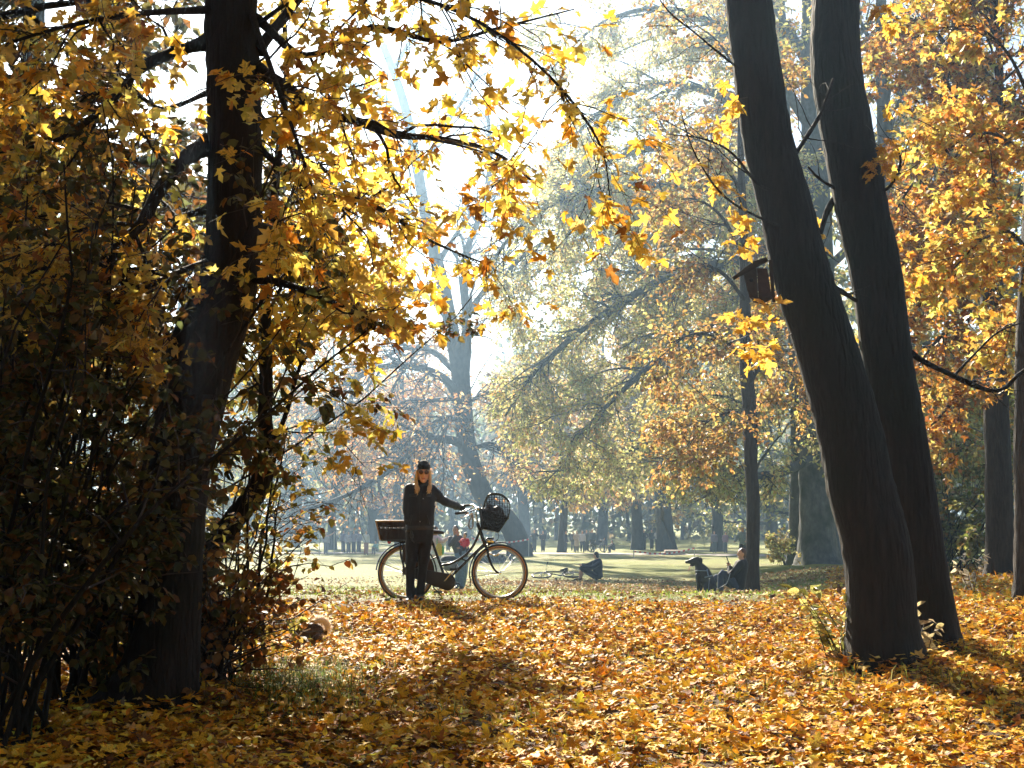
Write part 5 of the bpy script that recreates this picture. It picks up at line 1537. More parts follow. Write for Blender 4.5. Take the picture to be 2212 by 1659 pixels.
# ---- man sitting on the grass beside his lying bicycle
def sitting_man():
    d = 46.5
    z = lambda x, y, o=0.0: Z5(x, y, d + o)
    J = dict(head=z(1690, 262, .02), nek=z(1712, 345, 0), upc=z(1722, 395, 0), che=z(1720, 500, -.02), wai=z(1730, 620, -.04), pel=z(1730, 735, -.05),
             sl=z(1640, 425, .12), el=z(1490, 490, .25), wl=z(1385, 480, .30), sr=z(1780, 430, -.14), er=z(1590, 545, -.28), wr=z(1400, 500, -.12),
             hl=z(1690, 750, .10), kl=z(1400, 560, .28), al=z(1350, 790, .25), hr=z(1700, 760, -.15), kr=z(1370, 560, -.10), ar=z(1315, 790, -.10))
    b = z(1600, 800); b[2] = gz1(b[0], b[1])
    r, (H, fv, sd, up) = human('man in dark blue jacket and shorts sitting on the grass, knees up', J, (-.85, .45, .0), (.026, .031, .046), (.018, .02, .026), (.018, .014, .012), voxel=.018, bulk=1.12, shorts=True,
          base=b, toes=dict(l=(-.16, .02, -.05), r=(-.16, -.02, -.05)))
    mesh_part('glasses', [chain([H + fv * .09 + up * .018 + sd * e * .02, H + fv * .08 + up * .018 + sd * e * .06, H + sd * e * .078 + up * .018], [.004] * 3, 6) for e in (-1, 1)], plain('black_plastic', (.012, .012, .012), .3), r)
sitting_man()

# ---- man with a phone leaning on the slim tree
def phone_man():
    d = 29.6
    z = lambda x, y, o=0.0: Z7(x, y, d + o)
    J = dict(head=z(1665, 395), nek=z(1660, 540), upc=z(1665, 590), che=z(1650, 740), wai=z(1620, 980), pel=z(1570, 1240),
             sl=z(1600, 640, .16), el=z(1400, 900, .22), wl=z(1345, 745, .12), sr=z(1640, 650, -.17), er=z(1380, 950, -.22), wr=z(1370, 760, -.02),
             hl=z(1540, 1250, .10), kl=z(1010, 1010, .18), al=z(890, 1370, .18), hr=z(1540, 1260, -.10), kr=z(1170, 890, -.12), ar=z(1110, 1380, -.15))
    b = z(1450, 1420); b[2] = gz1(b[0], b[1])
    human('man in black jacket and jeans leaning on the slim tree holding a phone', J, (-1, -.35, -.15), (.014, .014, .016), (.05, .07, .12), (.10, .045, .025), voxel=.014, bulk=1.08, base=b, toes=dict(l=(-.15, -.02, -.05), r=(-.15, -.03, -.05)), hand_detail=True)
    ax = (unit(np.array([.2, .95, .2])), unit(np.array([.9, -.1, .35])), unit(np.array([-.35, -.1, .95])))
    ph = tag(link('phone', mesh_np('phone', *box(z(1300, 545, .02), (.036, .005, .074), ax)), plain('phone_glass', (.012, .012, .014), .15)), 'black phone held up by the man under the slim tree', 'phone')
    mesh_part('screen', [box(z(1300, 545, .02) + ax[1] * .0065, (.033, .001, .069), ax)], plain('phone_screen', (.03, .03, .035), .1), ph)
phone_man()

# ---- black dog sitting beside him
def black_dog():
    d = 29.0
    z = lambda x, y, o=0.0: Z7(x, y, d + o)
    b = z(650, 1460); b[2] = gz1(b[0], b[1])
    root = tag(empty('dog', b), 'black dog with open mouth sitting beside the man with the phone', 'dog')
    FUR = plain('black_fur', (.012, .011, .011), .55, spec=.4, noise=.3, nscale=60, bump=.3)
    P = [loft([z(560, 690), z(640, 850), z(740, 1030), z(850, 1210), z(930, 1330)], [.075, .11, .125, .125, .07], [.09, .15, .15, .14, .08], (0, 1, 0)),
         chain([z(520, 590), z(560, 690), z(620, 800)], [.075, .085, .10]),
         ell(z(500, 570), (.105, .075, .082)), chain([z(440, 560), z(330, 590), z(240, 605)], [.066, .046, .034]),
         chain([z(450, 640), z(400, 690), z(345, 690)], [.04, .026, .02]),
         chain([z(540, 960, -.07), z(545, 1150, -.08), z(545, 1330, -.08), z(535, 1430, -.08)], [.062, .045, .034, .036]), chain([z(535, 1430, -.08), z(480, 1445, -.08)], [.036, .03]),
         chain([z(560, 960, .08), z(610, 1150, .09), z(600, 1330, .09), z(590, 1440, .09)], [.062, .045, .034, .036]), chain([z(590, 1440, .09), z(540, 1455, .09)], [.036, .03]),
         ell(z(850, 1270, -.10), (.14, .07, .13)), ell(z(850, 1270, .10), (.14, .07, .13)),
         chain([z(760, 1330, -.12), z(820, 1430, -.12), z(700, 1450, -.12)], [.06, .045, .034]), chain([z(760, 1330, .12), z(820, 1430, .12), z(700, 1450, .12)], [.06, .045, .034]),
         chain([z(930, 1370), z(1010, 1440), z(1090, 1455)], [.04, .03, .016])]
    blob('body', P, .012, FUR, root, 3)
    for s in (-1, 1):
        blob('ear', [loft([z(560, 500, s * .06), z(600, 560, s * .085), z(620, 660, s * .085)], [.04, .045, .02], [.014, .012, .01], (1, 0, 0))], .009, FUR, root, 1)
        mesh_part('eye', [ell(z(395, 545, s * .045), (.010, .008, .010), None, 8, 6)], plain('dog_eye', (.04, .02, .01), .1), root)
    mesh_part('nose', [ell(z(222, 600), (.018, .02, .018), None, 10, 8)], plain('black_plastic', (.012, .012, .012), .3), root)
    blob('tongue', [loft([z(400, 690), z(340, 720), z(300, 790), z(275, 830)], [.02, .024, .022, .012], [.008, .006, .006, .005], (0, 1, 0))], .005, plain('tongue', (.55, .16, .16), .35), root, 1)
    HB = plain('harness_web', (.20, .26, .36), .6)
    h = mesh_part('harness', [chain([z(480, 830, -.10), z(600, 830, -.155), z(760, 830, -.12), z(770, 830, 0)], [.012] * 4, 6), chain([z(770, 800, -.10), z(800, 940, -.15), z(830, 980, -.15)], [.013] * 3, 6),
              chain([z(720, 1000, -.155), z(800, 985, -.158), z(890, 960, -.14)], [.016] * 3, 6)], HB, root)
    mesh_part('buckle', [ell(z(830, 1035, -.155), (.02, .012, .02), None, 8, 6)], plain('buckle_metal', (.6, .62, .65), .25, 1), h)
    ls = tag(link('leash', None if False else mesh_np('leash', *cat_meshes([chain([z(830, 1050, -.165), z(820, 1150, -.19), z(815, 1320, -.20), z(900, 1400, -.22), z(1040, 1300, -.24), z(1140, 1250, -.26), z(1280, 1150, -.25), z(1370, 900, -.24)], [.006] * 8, 6)]), smooth=True), HB), 'thin pale leash running from the black dog to the man', 'leash')
black_dog()

# ---- small dog nosing through the leaves
def small_dog():
    b = at(668, 1384, 13.0); b[2] = gz1(b[0], b[1])
    s = .00082 * 1.0
    def p(zx, zy, o=0.0):                      # measured on the enlarged dog, metres from its feet
        return np.array([b[0] + (zx - 955) * .00167 * 1.0, b[1] + o, b[2] + (1130 - zy) * .00078 * 1.2])
    sc = .00090
    def p(zx, zy, o=0.0):
        return np.array([b[0] + (zx - 955) * sc * .62, b[1] + o, b[2] + (1150 - zy) * sc * .62])
    root = tag(empty('dog', b), 'small brown dog with curled pale bushy tail nosing through the leaves', 'dog')
    DK = plain('brown_fur', (.045, .024, .014), .6, noise=.4, nscale=90, bump=.4)
    PALEF = plain('pale_fur', (.80, .66, .52), .6, noise=.3, nscale=90)
    P = [loft([p(760, 960), p(820, 900), p(950, 880), p(1080, 900), p(1150, 950)], [.035, .056, .060, .058, .036], [.045, .066, .070, .066, .045], (0, 1, 0)),
         chain([p(790, 930), p(740, 1010), p(720, 1050)], [.045, .040, .036]), ell(p(715, 1050), (.034, .036, .036)), chain([p(705, 1060), p(690, 1110)], [.02, .014])]
    for (x, o) in ((835, -.035), (875, .035), (1060, -.035), (1110, .035)):
        P.append(chain([p(x, 980, o), p(x + 8, 1060, o), p(x, 1150, o)], [.030, .018, .014])); P.append(chain([p(x, 1150, o), p(x - 25, 1155, o)], [.013, .011]))
    body = blob('body', P, .006, DK, root, 2)
    tl = [p(1150, 930), p(1235, 900), p(1250, 800), p(1180, 720), p(1080, 720), p(1040, 780)]
    blob('tail', [chain(tl, [.016, .024, .028, .028, .024, .012])], .006, PALEF, root, 2)
    for o in (-1, 1):
        blob('ear', [loft([p(745, 1020, o * .03), p(770, 985, o * .035), p(785, 960, o * .035)], [.016, .013, .003], [.006, .005, .003], (1, 0, 0))], .004, DK, root, 1)
        mesh_part('eye', [ell(p(700, 1050, o * .022), (.005, .004, .005), None, 8, 6)], plain('dog_eye', (.04, .02, .01), .1), root)
    mesh_part('harness', [chain([p(800, 960, -.062), p(850, 900, -.072), p(900, 850, -.045), p(905, 845, 0)], [.006] * 4, 6), chain([p(840, 900, -.071), p(980, 845, -.055)], [.006, .006], 6)], plain('harness_pale', (.75, .72, .70), .4), root)
    # fur: fine tapering tufts on back and tail
    rng = np.random.default_rng(8)
    def tufts(name, centres, rads, n, ln, mat, spread=1.0):
        c = spline(np.column_stack([np.array(centres), rads]), 40)
        k = rng.integers(0, 40, n); d = unit(rng.standard_normal((n, 3)) + np.array([0, 0, .5]))
        base = c[k, :3] + d * c[k, 3:4] * .85
        tip = base + (d + .35 * rng.standard_normal((n, 3))) * rng.uniform(*ln, n)[:, None]
        sdv = unit(np.cross(d, rng.standard_normal((n, 3)))) * .0016
        V = np.stack([base - sdv, base + sdv, tip], 1).reshape(-1, 3)
        F = np.arange(3 * n).reshape(n, 3)
        o = link(name, mesh_np(name, V, F, col=np.tile(mat, (3 * n, 1)).astype(float)), GRASS_M, root, True); o['kind'] = 'stuff'
    tufts('tail_fur', tl, [.018, .026, .030, .030, .026, .014], 2600, (.012, .035), (.85, .72, .58))
    tufts('back_fur', [p(700, 1040), p(760, 960), p(820, 900), p(950, 880), p(1080, 900), p(1150, 950)], [.036, .046, .062, .068, .064, .045], 2200, (.008, .018), (.30, .20, .14))
small_dog()

# ---- people far off in the haze
def far_people():
    rng = np.random.default_rng(77)
    D = [  # P x, depth, facing turn, height, pose, top, legs, hair, label, extra
        (1154, 116, .4, 1.80, 'out', (.05, .06, .08), (.04, .05, .07), 'left one of the two walkers right of the front wheel, arms lifted'),
        (1173, 116, -.3, 1.70, 'coat', (.05, .05, .07), (.05, .05, .06), 'right one of the two walkers right of the front wheel, long dark coat'),
        (1222, 111, 1.2, 1.75, 'stand', (.06, .07, .09), (.05, .06, .08), 'dark figure standing close right of the slim hazy trunk'),
        (1238, 117, 0, 1.72, 'walk', (.10, .10, .12), (.08, .08, .10), 'walker leftmost in the bunch on the gravel path'),
        (1246, 115, 0, 1.74, 'coat', (.50, .42, .40), (.20, .18, .18), 'walker in pale coat in the bunch on the gravel path'),
        (1258, 111, 0, 1.72, 'walk', (.45, .45, .48), (.06, .08, .11), 'walker in pale shirt and dark trousers in front of the bunch'),
        (1267, 118, .3, 1.78, 'stand', (.08, .09, .12), (.07, .08, .10), 'taller dark walker just right of the pale shirted one'),
        (1280, 113, -.2, 1.85, 'stand', (.07, .09, .12), (.07, .08, .11), 'broad dark figure rightmost in the bunch on the path'),
        (1305, 113, 1.3, 1.20, 'stand', (.14, .14, .17), (.05, .05, .07), 'small child standing behind the sitting man\'s head'),
        (1323, 113, -1.2, 1.60, 'sit', (.05, .06, .08), (.05, .06, .08), 'figure crouching right of the small child'),
        (1371, 127, .2, 1.70, 'stand', (.30, .26, .28), (.08, .09, .11), 'pale figure before the broad hazy trunk'),
        (1391, 124, 0, 1.78, 'hips', (.06, .07, .10), (.05, .06, .08), 'dark figure with hands on hips between the hazy trunks'),
        (1408, 126, -.4, 1.76, 'stand', (.08, .09, .11), (.07, .08, .10), 'thin figure right of the one with hands on hips'),
        (1419, 126, .5, 1.74, 'out', (.50, .50, .54), (.10, .10, .12), 'pale figure leaning toward the widest hazy trunk'),
        (1543, 112, 0, 1.70, 'stand', (.26, .24, .30), (.10, .12, .15), 'faint figure left of the slim dark tree, above the black dog'),
        (1567, 112, .3, 1.66, 'stand', (.34, .20, .26), (.10, .12, .15), 'faint pinkish figure left of the slim dark tree'),
        (704, 108, .2, 1.70, 'stand', (.40, .38, .42), (.20, .20, .24), 'faint figure leftmost at the far meadow edge'),
        (742, 112, -.2, 1.74, 'stand', (.20, .20, .25), (.10, .11, .14), 'faint figure third left of the wicker basket'),
        (753, 110, .2, 1.70, 'stand', (.45, .42, .45), (.12, .13, .16), 'faint pale shirted figure in the crowd left of the basket'),
        (764, 110, 0, 1.74, 'out', (.30, .28, .34), (.10, .11, .14), 'faint figure with lifted arms in the crowd left of the basket'),
        (775, 112, -.3, 1.78, 'stand', (.22, .22, .28), (.10, .11, .14), 'faint tall figure in the crowd left of the basket'),
        (791, 104, .5, 1.74, 'stand', (.66, .64, .64), (.40, .18, .15), 'figure in white top and reddish trousers left of the basket'),
        (812, 106, -.6, 1.60, 'sit', (.20, .42, .40), (.20, .22, .26), 'seated figure in teal below the wicker basket'),
        (968, 118, 0, 1.70, 'stand', (.30, .30, .34), (.12, .13, .16), 'faint figure between the woman in black and the grey-jacketed mother'),
        (1142, 104, .6, 1.72, 'sit', (.07, .08, .10), (.06, .07, .09), 'figure crouching at the foot of the hazy giant tree'),
    ]
    for i, (px, d, rz, h, kind, top, legs, label) in enumerate(D):
        x = at(px, 1180, d)[0]
        loc = np.array([x, d, gz1(x, d)])
        kw = {}
        if kind == 'walk':
            kw = dict(kl=(.09, -.16, .50), al=(.09, -.20, .09), kr=(-.09, .05, .49), ar=(-.09, .28, .14), wl=(.22, .14, .88), wr=(-.22, -.16, .90))
        elif kind == 'out':
            kw = dict(el=(.34, -.08, 1.24), wl=(.42, -.26, 1.30), er=(-.30, -.05, 1.18), wr=(-.34, -.24, 1.20))
        elif kind == 'hips':
            kw = dict(el=(.36, .03, 1.14), wl=(.18, -.04, 1.00), er=(-.36, .03, 1.14), wr=(-.18, -.04, 1.00))
        elif kind == 'sit':
            kw = dict(pel=(0, .12, .32), wai=(0, .10, .46), che=(0, .05, .64), upc=(0, .02, .75), nek=(0, 0, .81), head=(0, -.04, .95), sl=(.16, .02, .75), sr=(-.16, .02, .75),
                      el=(.20, -.14, .58), er=(-.20, -.14, .58), wl=(.12, -.30, .56), wr=(-.12, -.30, .56), hl=(.09, .10, .30), hr=(-.09, .10, .30), kl=(.11, -.28, .50), kr=(-.11, -.28, .50), al=(.11, -.24, .09), ar=(-.11, -.24, .09))
        elif kind == 'coat':
            kw = dict(wl=(.12, -.18, 1.02), wr=(-.12, -.18, 1.02), el=(.23, -.02, 1.10), er=(-.23, -.02, 1.10))
        else:
            kw = dict(wl=(.20 + .04 * rng.standard_normal(), -.10, .88), wr=(-.21, -.06 + .06 * rng.standard_normal(), .88))
        J = place(pose(**kw), loc, rz, h / 1.68)
        human(label, J, (math.sin(rz), -math.cos(rz), 0), top, legs, (.05, .035, .025), voxel=.04, size=h / 1.68, coat=kind == 'coat', group='people far off in the haze')
    # someone resting with a bent knee, seen past the front wheel
    d = 78
    x = at(1068, 1190, d)[0]; loc = np.array([x, d, gz1(x, d) + .42])
    kw = dict(pel=(0, .12, .14), wai=(-.02, .10, .30), che=(-.04, .06, .50), upc=(-.05, .03, .61), nek=(-.05, .02, .67), head=(-.05, -.02, .81), sl=(.08, .10, .62), sr=(-.16, -.06, .62),
              el=(.22, .06, .44), er=(-.10, -.16, .40), wl=(.42, .0, .48), wr=(.10, -.16, .34), hl=(.05, .10, .14), hr=(.0, .0, .14), kl=(.62, .04, .42), kr=(.60, -.10, .38), al=(.82, .04, -.20), ar=(.86, -.10, -.24))
    human('person resting on a log, bent knee seen past the front wheel', place(pose(**kw), loc, 0, 1.05), (1, .2, 0), (.20, .21, .24), (.05, .06, .09), (.05, .035, .025), voxel=.03, size=1.05, base=loc - np.array([0, 0, .4]), toes=dict(l=(.15, 0, -.03), r=(.15, 0, -.03)))
    lg = tag(empty('log', loc - np.array([0, 0, .42])), 'low log the resting person sits on past the front wheel', 'log')
    mesh_part('log_wood', [chain([loc + np.array([-.9, .35, -.22]), loc + np.array([.3, .1, -.20]), loc + np.array([.45, .05, -.21])], [.23, .22, .20], 12)], BARKB, lg)
    # the rider by the slim tree
    d = 60
    x = at(1606, 1200, d)[0]; loc = np.array([x, d, gz1(x, d)])
    kw = dict(pel=(0, .05, .96), head=(0, -.10, 1.60), nek=(0, -.04, 1.46), upc=(0, -.02, 1.39), che=(0, .0, 1.27), el=(.26, -.14, 1.16), wl=(.24, -.36, 1.08), er=(-.26, -.14, 1.16), wr=(-.24, -.36, 1.08))
    human('rider in pale jacket and cap just left of the slim tree', place(pose(**kw), loc, -.5, 1.03), (-.5, -.87, 0), (.30, .36, .42), (.05, .06, .08), (.4, .3, .2), voxel=.03, size=1.03, hat=(.6, .58, .56))
    return loc
RIDER = far_people()

# ------------------------------------------------------------------ bicycles
BLACK = plain('black_enamel', (.012, .012, .013), .22, spec=.6)
CHROME = plain('chrome', (.75, .75, .74), .16, 1.0)
RUBBER = plain('tyre_black', (.018, .017, .016), .75)
TANW = plain('tyre_tan_wall', (.50, .26, .10), .6)
STEEL = plain('spoke_steel', (.55, .55, .55), .3, 1.0)

def wheel(c, ax, r, tube, parent, wall, nsp=28, world=False, name='wheel'):
    w = mesh_part(name, [ring(c, ax, r - tube, tube, 64, 10)], RUBBER, parent, world=world)
    a = unit(np.array(ax, float))
    mesh_part('side_wall', [ring(np.array(c) + a * s * tube * .62, ax, r - tube * 1.35, tube * .45, 64, 6) for s in (-1, 1)], wall, w, world=False)
    mesh_part('rim', [ring(c, ax, r - tube * 2.5, tube * .65, 64, 8)], plain('rim_alloy', (.5, .5, .5), .3, 1.0), w, world=False)
    u = unit(np.cross(a, [.3, .2, .9])); v = np.cross(a, u)
    sp = []
    for i in range(nsp):
        t = i * 2 * math.pi / nsp
        e = np.array(c) + (u * math.cos(t) + v * math.sin(t)) * (r - tube * 2.6)
        h = np.array(c) + (u * math.cos(t + (.5 if i % 2 else -.5)) + v * math.sin(t + (.5 if i % 2 else -.5))) * .03 + a * (.03 if i % 4 < 2 else -.03)
        sp.append(np.stack([h, e]))
    V, F = tubes(np.stack(sp), np.full((nsp, 2), .0012), 4)
    so = link('spokes', mesh_np('spokes', V, F), STEEL, w); so['kind'] = 'stuff'
    mesh_part('hub', [chain([np.array(c) - a * .045, np.array(c) + a * .045], [.022, .022], 10), chain([np.array(c) - a * .075, np.array(c) + a * .075], [.007, .007], 8)], CHROME, w, world=False)
    return w

def arc(c, r, a0, a1, n=22):
    t = np.radians(np.linspace(a0, a1, n))
    return np.column_stack([c[0] + r * np.cos(t), np.full(n, c[1]), c[2] + r * np.sin(t)])

def fender(c, r, a0, a1, w, mat, parent, name='mudguard'):
    n, m = 30, 7
    t = np.radians(np.linspace(a0, a1, n)); q = np.linspace(-1, 1, m)
    V = np.stack([c[0] + (r - .014 * q[None] ** 2) * np.cos(t)[:, None], c[1] + w * q[None] + 0 * t[:, None], c[2] + (r - .014 * q[None] ** 2) * np.sin(t)[:, None]], -1)
    V2 = np.stack([c[0] + (r - .003 - .014 * q[None] ** 2) * np.cos(t)[:, None], c[1] + w * .94 * q[None] + 0 * t[:, None], c[2] + (r - .003 - .014 * q[None] ** 2) * np.sin(t)[:, None]], -1)
    V = np.concatenate([V.reshape(-1, 3), V2.reshape(-1, 3)])
    i = np.arange(n * m).reshape(n, m)
    F = np.stack([i[:-1, :-1], i[:-1, 1:], i[1:, 1:], i[1:, :-1]], -1).reshape(-1, 4)
    return link(name, mesh_np(name, V, [F, F[:, ::-1] + n * m], smooth=True), mat, parent)

def dutch_bike():
    d = 17.35
    o = Z1(380, 1560, d)
    gzz = gz1(o[0] + .5, d) - .02
    root = tag(empty('bicycle', (o[0], d, gzz)), 'black step-through bicycle with wicker crate and wire front basket held by the woman', 'bicycle')
    root.rotation_euler = (math.radians(-3.5), 0, 0)
    s = .3736 / 3.75 * d / FPX
    def p(zx, zy, y=0.0): return np.array([(zx - 380) * s, y, (1556 - zy) * s])
    R = .345
    rear = np.array([0, 0, R]); front = p(1313, 0); front[2] = R
    wheel(rear, (0, 1, 0), R, .021, root, TANW); wheel(front, (0, 1, 0), R, .021, root, TANW)
    head_t, head_b = p(1093, 790), p(1168, 1000)
    bb = p(770, 1350)
    fr = [chain([head_t, head_b], [.021, .021], 10),
          chain([p(1106, 868), p(1085, 930), p(1045, 1010), p(985, 1082), p(905, 1142), p(825, 1180), p(738, 1197)], [.0155] * 7, 10),
          chain([p(1160, 985), p(1010, 1130), p(862, 1275), bb], [.0165] * 4, 10),
          chain([bb, p(745, 1260), p(690, 1110), p(635, 960)], [.0165] * 4, 10),
          chain([p(930, 1132), p(985, 1158)], [.009, .009], 8)]
    for y in (-.055, .055):
        fr += [chain([bb + np.array([0, y * .4, 0]), rear + np.array([0, y, 0])], [.010, .009], 8), chain([p(690, 1110, y * .3), rear + np.array([0, y, 0])], [.009, .008], 8)]
    mesh_part('frame', fr, BLACK, root, world=False)
    fk = []
    for y in (-.05, .05):
        fk.append(chain([p(1190, 1045, y * .9), p(1203, 1120, y), p(1238, 1205, y), p(1280, 1262, y), front + np.array([0, y, 0])], [.0155, .015, .0135, .012, .010], 9))
    fk.append(chain([p(1165, 995), p(1192, 1050)], [.017, .017], 10)); fk.append(chain([p(1190, 1048, -.05), p(1190, 1048, .05)], [.017, .017], 10))
    mesh_part('fork', fk, BLACK, root, world=False)
    # handlebar swept back, grips, stem, levers
    hb = mesh_part('handlebar', [chain([p(1095, 800), p(1080, 720), p(1072, 662)], [.012, .012, .013], 8),
        chain([p(880, 694, -.29), p(960, 686, -.285), p(1015, 676, -.25), p(1062, 650, -.12), p(1072, 640, 0), p(1075, 618, .12), p(1040, 585, .25), p(985, 586, .285), p(915, 592, .29)], [.0105] * 9, 9)], CHROME, root, world=False)
    for g in ([(882, 694, -.29), (985, 683, -.282)], [(915, 592, .29), (1000, 586, .285)]):
        mesh_part('grip', [chain([p(*g[0]), p(*g[1])], [.0165, .0155], 10)], plain('grip_rubber', (.015, .014, .013), .6), hb, world=False)
    for y, q in ((-.25, [(1040, 690), (1000, 715), (930, 735)]), (.25, [(1045, 600), (1000, 625), (940, 640)])):
        mesh_part('brake_lever', [chain([p(q[0][0], q[0][1], y), p(q[1][0], q[1][1], y * 1.05), p(q[2][0], q[2][1], y * 1.1)], [.009, .006, .005], 7)], CHROME, hb, world=False)
    mesh_part('bell', [ell(p(1105, 640, -.14), (.026, .026, .022)), chain([p(1085, 650, -.14), p(1105, 655, -.14)], [.008, .008], 6)], CHROME, hb, world=False)
    lo = [p(1040, 700, -.20), p(1012, 770, -.20), p(1010, 825, -.20), p(1028, 842, -.20), p(1046, 820, -.20), p(1048, 760, -.20), p(1045, 705, -.20)]
    mesh_part('cable_loop', [chain(spline(lo, 14), [.009] * 14, 7)], plain('cable_grey', (.25, .24, .23), .4), root, world=False)
    mesh_part('brake_cable', [chain(spline([p(1040, 690, -.2), p(1150, 740, -.19), p(1280, 860, -.10), p(1300, 930, -.06), p(1240, 985, -.03)], 14), [.0035] * 14, 6)], BLACK, root, world=False)
    # mudguards, stays, chaincase, coat guard
    mr = fender(rear, .375, -6, 175, .032, BLACK, root); mf = fender(front, .375, 68, 192, .032, BLACK, root)
    mesh_part('flap', [box(front + .375 * np.array([math.cos(math.radians(198)), 0, math.sin(math.radians(198))]), (.006, .032, .045))], RUBBER, mf, world=False)
    st = []
    for c, a in ((front, 188), (rear, 158)):
        for y in (-.04, .04):
            st.append(chain([c + np.array([0, y * 1.5, 0]), c + .372 * np.array([math.cos(math.radians(a)), 0, math.sin(math.radians(a))]) + np.array([0, y, 0])], [.0035, .0035], 6))
    mesh_part('mudguard_stay', st, BLACK, root, world=False)
    cc = []
    n = 26; t = np.linspace(0, 2 * math.pi, n, endpoint=False)
    cx = p(790, 1362); rx = .105
    outl = []
    for a in np.linspace(-95, 95, 14): outl.append((cx[0] + rx * math.cos(math.radians(a)), cx[2] + rx * math.sin(math.radians(a))))
    for a in np.linspace(100, 260, 10): outl.append((.02 + .06 * math.cos(math.radians(a)), R + .02 + .055 * math.sin(math.radians(a))))
    m = len(outl); yy = (-.085, -.035)
    V = np.array([(x, y, z) for y in yy for x, z in outl]); i = np.arange(m)
    q = np.stack([i, (i + 1) % m, (i + 1) % m + m, i + m], -1)
    cs = link('chaincase', mesh_np('chaincase', V, [q, i[None, ::-1].copy(), (i + m)[None].copy()]), plain('chaincase_vinyl', (.020, .014, .010), .32, noise=.5, nscale=5, bump=.25), root)
    bv = cs.modifiers.new('soft', 'BEVEL'); bv.width = .012; bv.segments = 3; bv.limit_method = 'ANGLE'
    # coat guard over the rear wheel
    t = np.radians(np.linspace(2, 100, 18))
    ins, outr = .10, .335
    V = np.array([(r * math.cos(a), -.045, R + r * math.sin(a)) for a in t for r in (ins, outr)] + [(r * math.cos(a), -.042, R + r * math.sin(a)) for a in t for r in (ins, outr)])
    k = len(t); i = np.arange(k - 1) * 2
    q = np.stack([i, i + 2, i + 3, i + 1], -1)
    link('coat_guard', mesh_np('coat_guard', V, [q, q[:, ::-1] + 2 * k]), plain('coat_guard_vinyl', (.06, .03, .016), .5), root)
    # crank, pedals, kickstand
    cr = mesh_part('crank', [chain([bb + np.array([0, -.10, 0]), bb + np.array([0, .10, 0])], [.011, .011], 8), chain([bb + np.array([0, -.10, 0]), p(852, 1252, -.11)], [.011, .009], 8), chain([bb + np.array([0, .10, 0]), p(690, 1455, .11)], [.011, .009], 8)], CHROME, root, world=False)
    for c in (p(858, 1240, -.155), p(690, 1462, .155)):
        mesh_part('pedal', [box(c, (.045, .04, .012)), box(c + np.array([.047, 0, 0]), (.004, .042, .016))], plain('pedal_rubber', (.03, .03, .03), .6), cr, world=False)
    mesh_part('kickstand', [chain([p(650, 1420, .04), p(700, 1470, .08), p(760, 1552, .14)], [.009, .008, .008], 7)], BLACK, root, world=False)
    # saddle
    sd = blob('saddle', [loft([p(560, 868), p(590, 862), p(650, 866), p(720, 872), p(755, 880)], [.06, .085, .06, .025, .016], [.02, .032, .030, .022, .014], (0, 1, 0))], .006, plain('saddle_leather', (.03, .018, .012), .4), root, 2, world=False)
    mesh_part('seat_post', [chain([p(640, 975), p(612, 890)], [.0125, .0125], 8)], CHROME, sd, world=False)
    # rear carrier
    cz = 958
    ca = []
    for y in (-.07, .07):
        ca += [chain([p(195, cz, y), p(420, cz + 2, y), p(625, cz + 4, y)], [.007] * 3, 7), chain([p(318, cz, y), p(330, 1120, y), rear + np.array([0, y * .9, 0])], [.008, .008, .007], 7), chain([p(345, cz, y), p(352, 1300, y * 1.0)], [.006, .006], 6)]
    for zx in (200, 280, 360, 440, 520): ca.append(chain([p(zx, cz, -.07), p(zx, cz, .07)], [.005, .005], 6))
    mesh_part('carrier', ca, BLACK, root, world=False)
    rl = mesh_part('rear_lamp', [ell(p(207, 968, -.0), (.024, .03, .022))], plain('red_lens', (.6, .03, .02), .15), root, world=False)
    # headlamp
    hl = mesh_part('headlamp', [ell(p(1205, 955), (.045, .04, .04)), chain([p(1195, 945), p(1235, 955)], [.030, .042], 12), chain([p(1210, 985), p(1195, 1030)], [.009, .009], 7)], CHROME, root, world=False)
    mesh_part('lens', [ell(p(1243, 958), (.012, .036, .036), None, 14, 8)], plain('lamp_glass', (.75, .45, .18), .1), hl, world=False)
    mesh_part('rim_brake', [chain([p(1215, 1085, -.06), p(1270, 1105, -.05), p(1300, 1090, -.05)], [.01, .008, .012], 7), ell(p(1265, 1100, -.05), (.025, .015, .014))], CHROME, root, world=False)
    # front basket: wire, lined dark, with a raised wire lid
    fb = root
    bt = [(1110, 640), (1400, 716)]; bot = [(1128, 835), (1300, 872)]
    def wire_box(top0, top1, b0, b1, hw_t, hw_b, nx, ny, nz, r):
        W = []
        T = [p(*top0, -hw_t), p(*top1, -hw_t), p(*top1, hw_t), p(*top0, hw_t)]
        Bq = [p(*b0, -hw_b), p(*b1, -hw_b), p(*b1, hw_b), p(*b0, hw_b)]
        for i in range(4):
            a, b, c, e = T[i], T[(i + 1) % 4], Bq[i], Bq[(i + 1) % 4]
            nn = nx if i % 2 == 0 else ny
            for k in range(nn + 1):
                f = k / nn; W.append((a + (b - a) * f, c + (e - c) * f))
            for k in range(nz + 1):
                f = k / nz; W.append((a + (c - a) * f, b + (e - b) * f))
        for k in range(1, nx):
            f = k / nx; W.append((Bq[0] + (Bq[1] - Bq[0]) * f, Bq[3] + (Bq[2] - Bq[3]) * f))
        P = np.array(W); return tubes(P, np.full((len(P), 2), r), 5), T, Bq
    (wv, wf), T, Bq = wire_box((1108, 640), (1402, 722), (1128, 838), (1298, 872), .17, .13, 12, 10, 6, .0032)
    bk = link('front_basket', mesh_np('front_basket', wv, wf), BLACK, root)
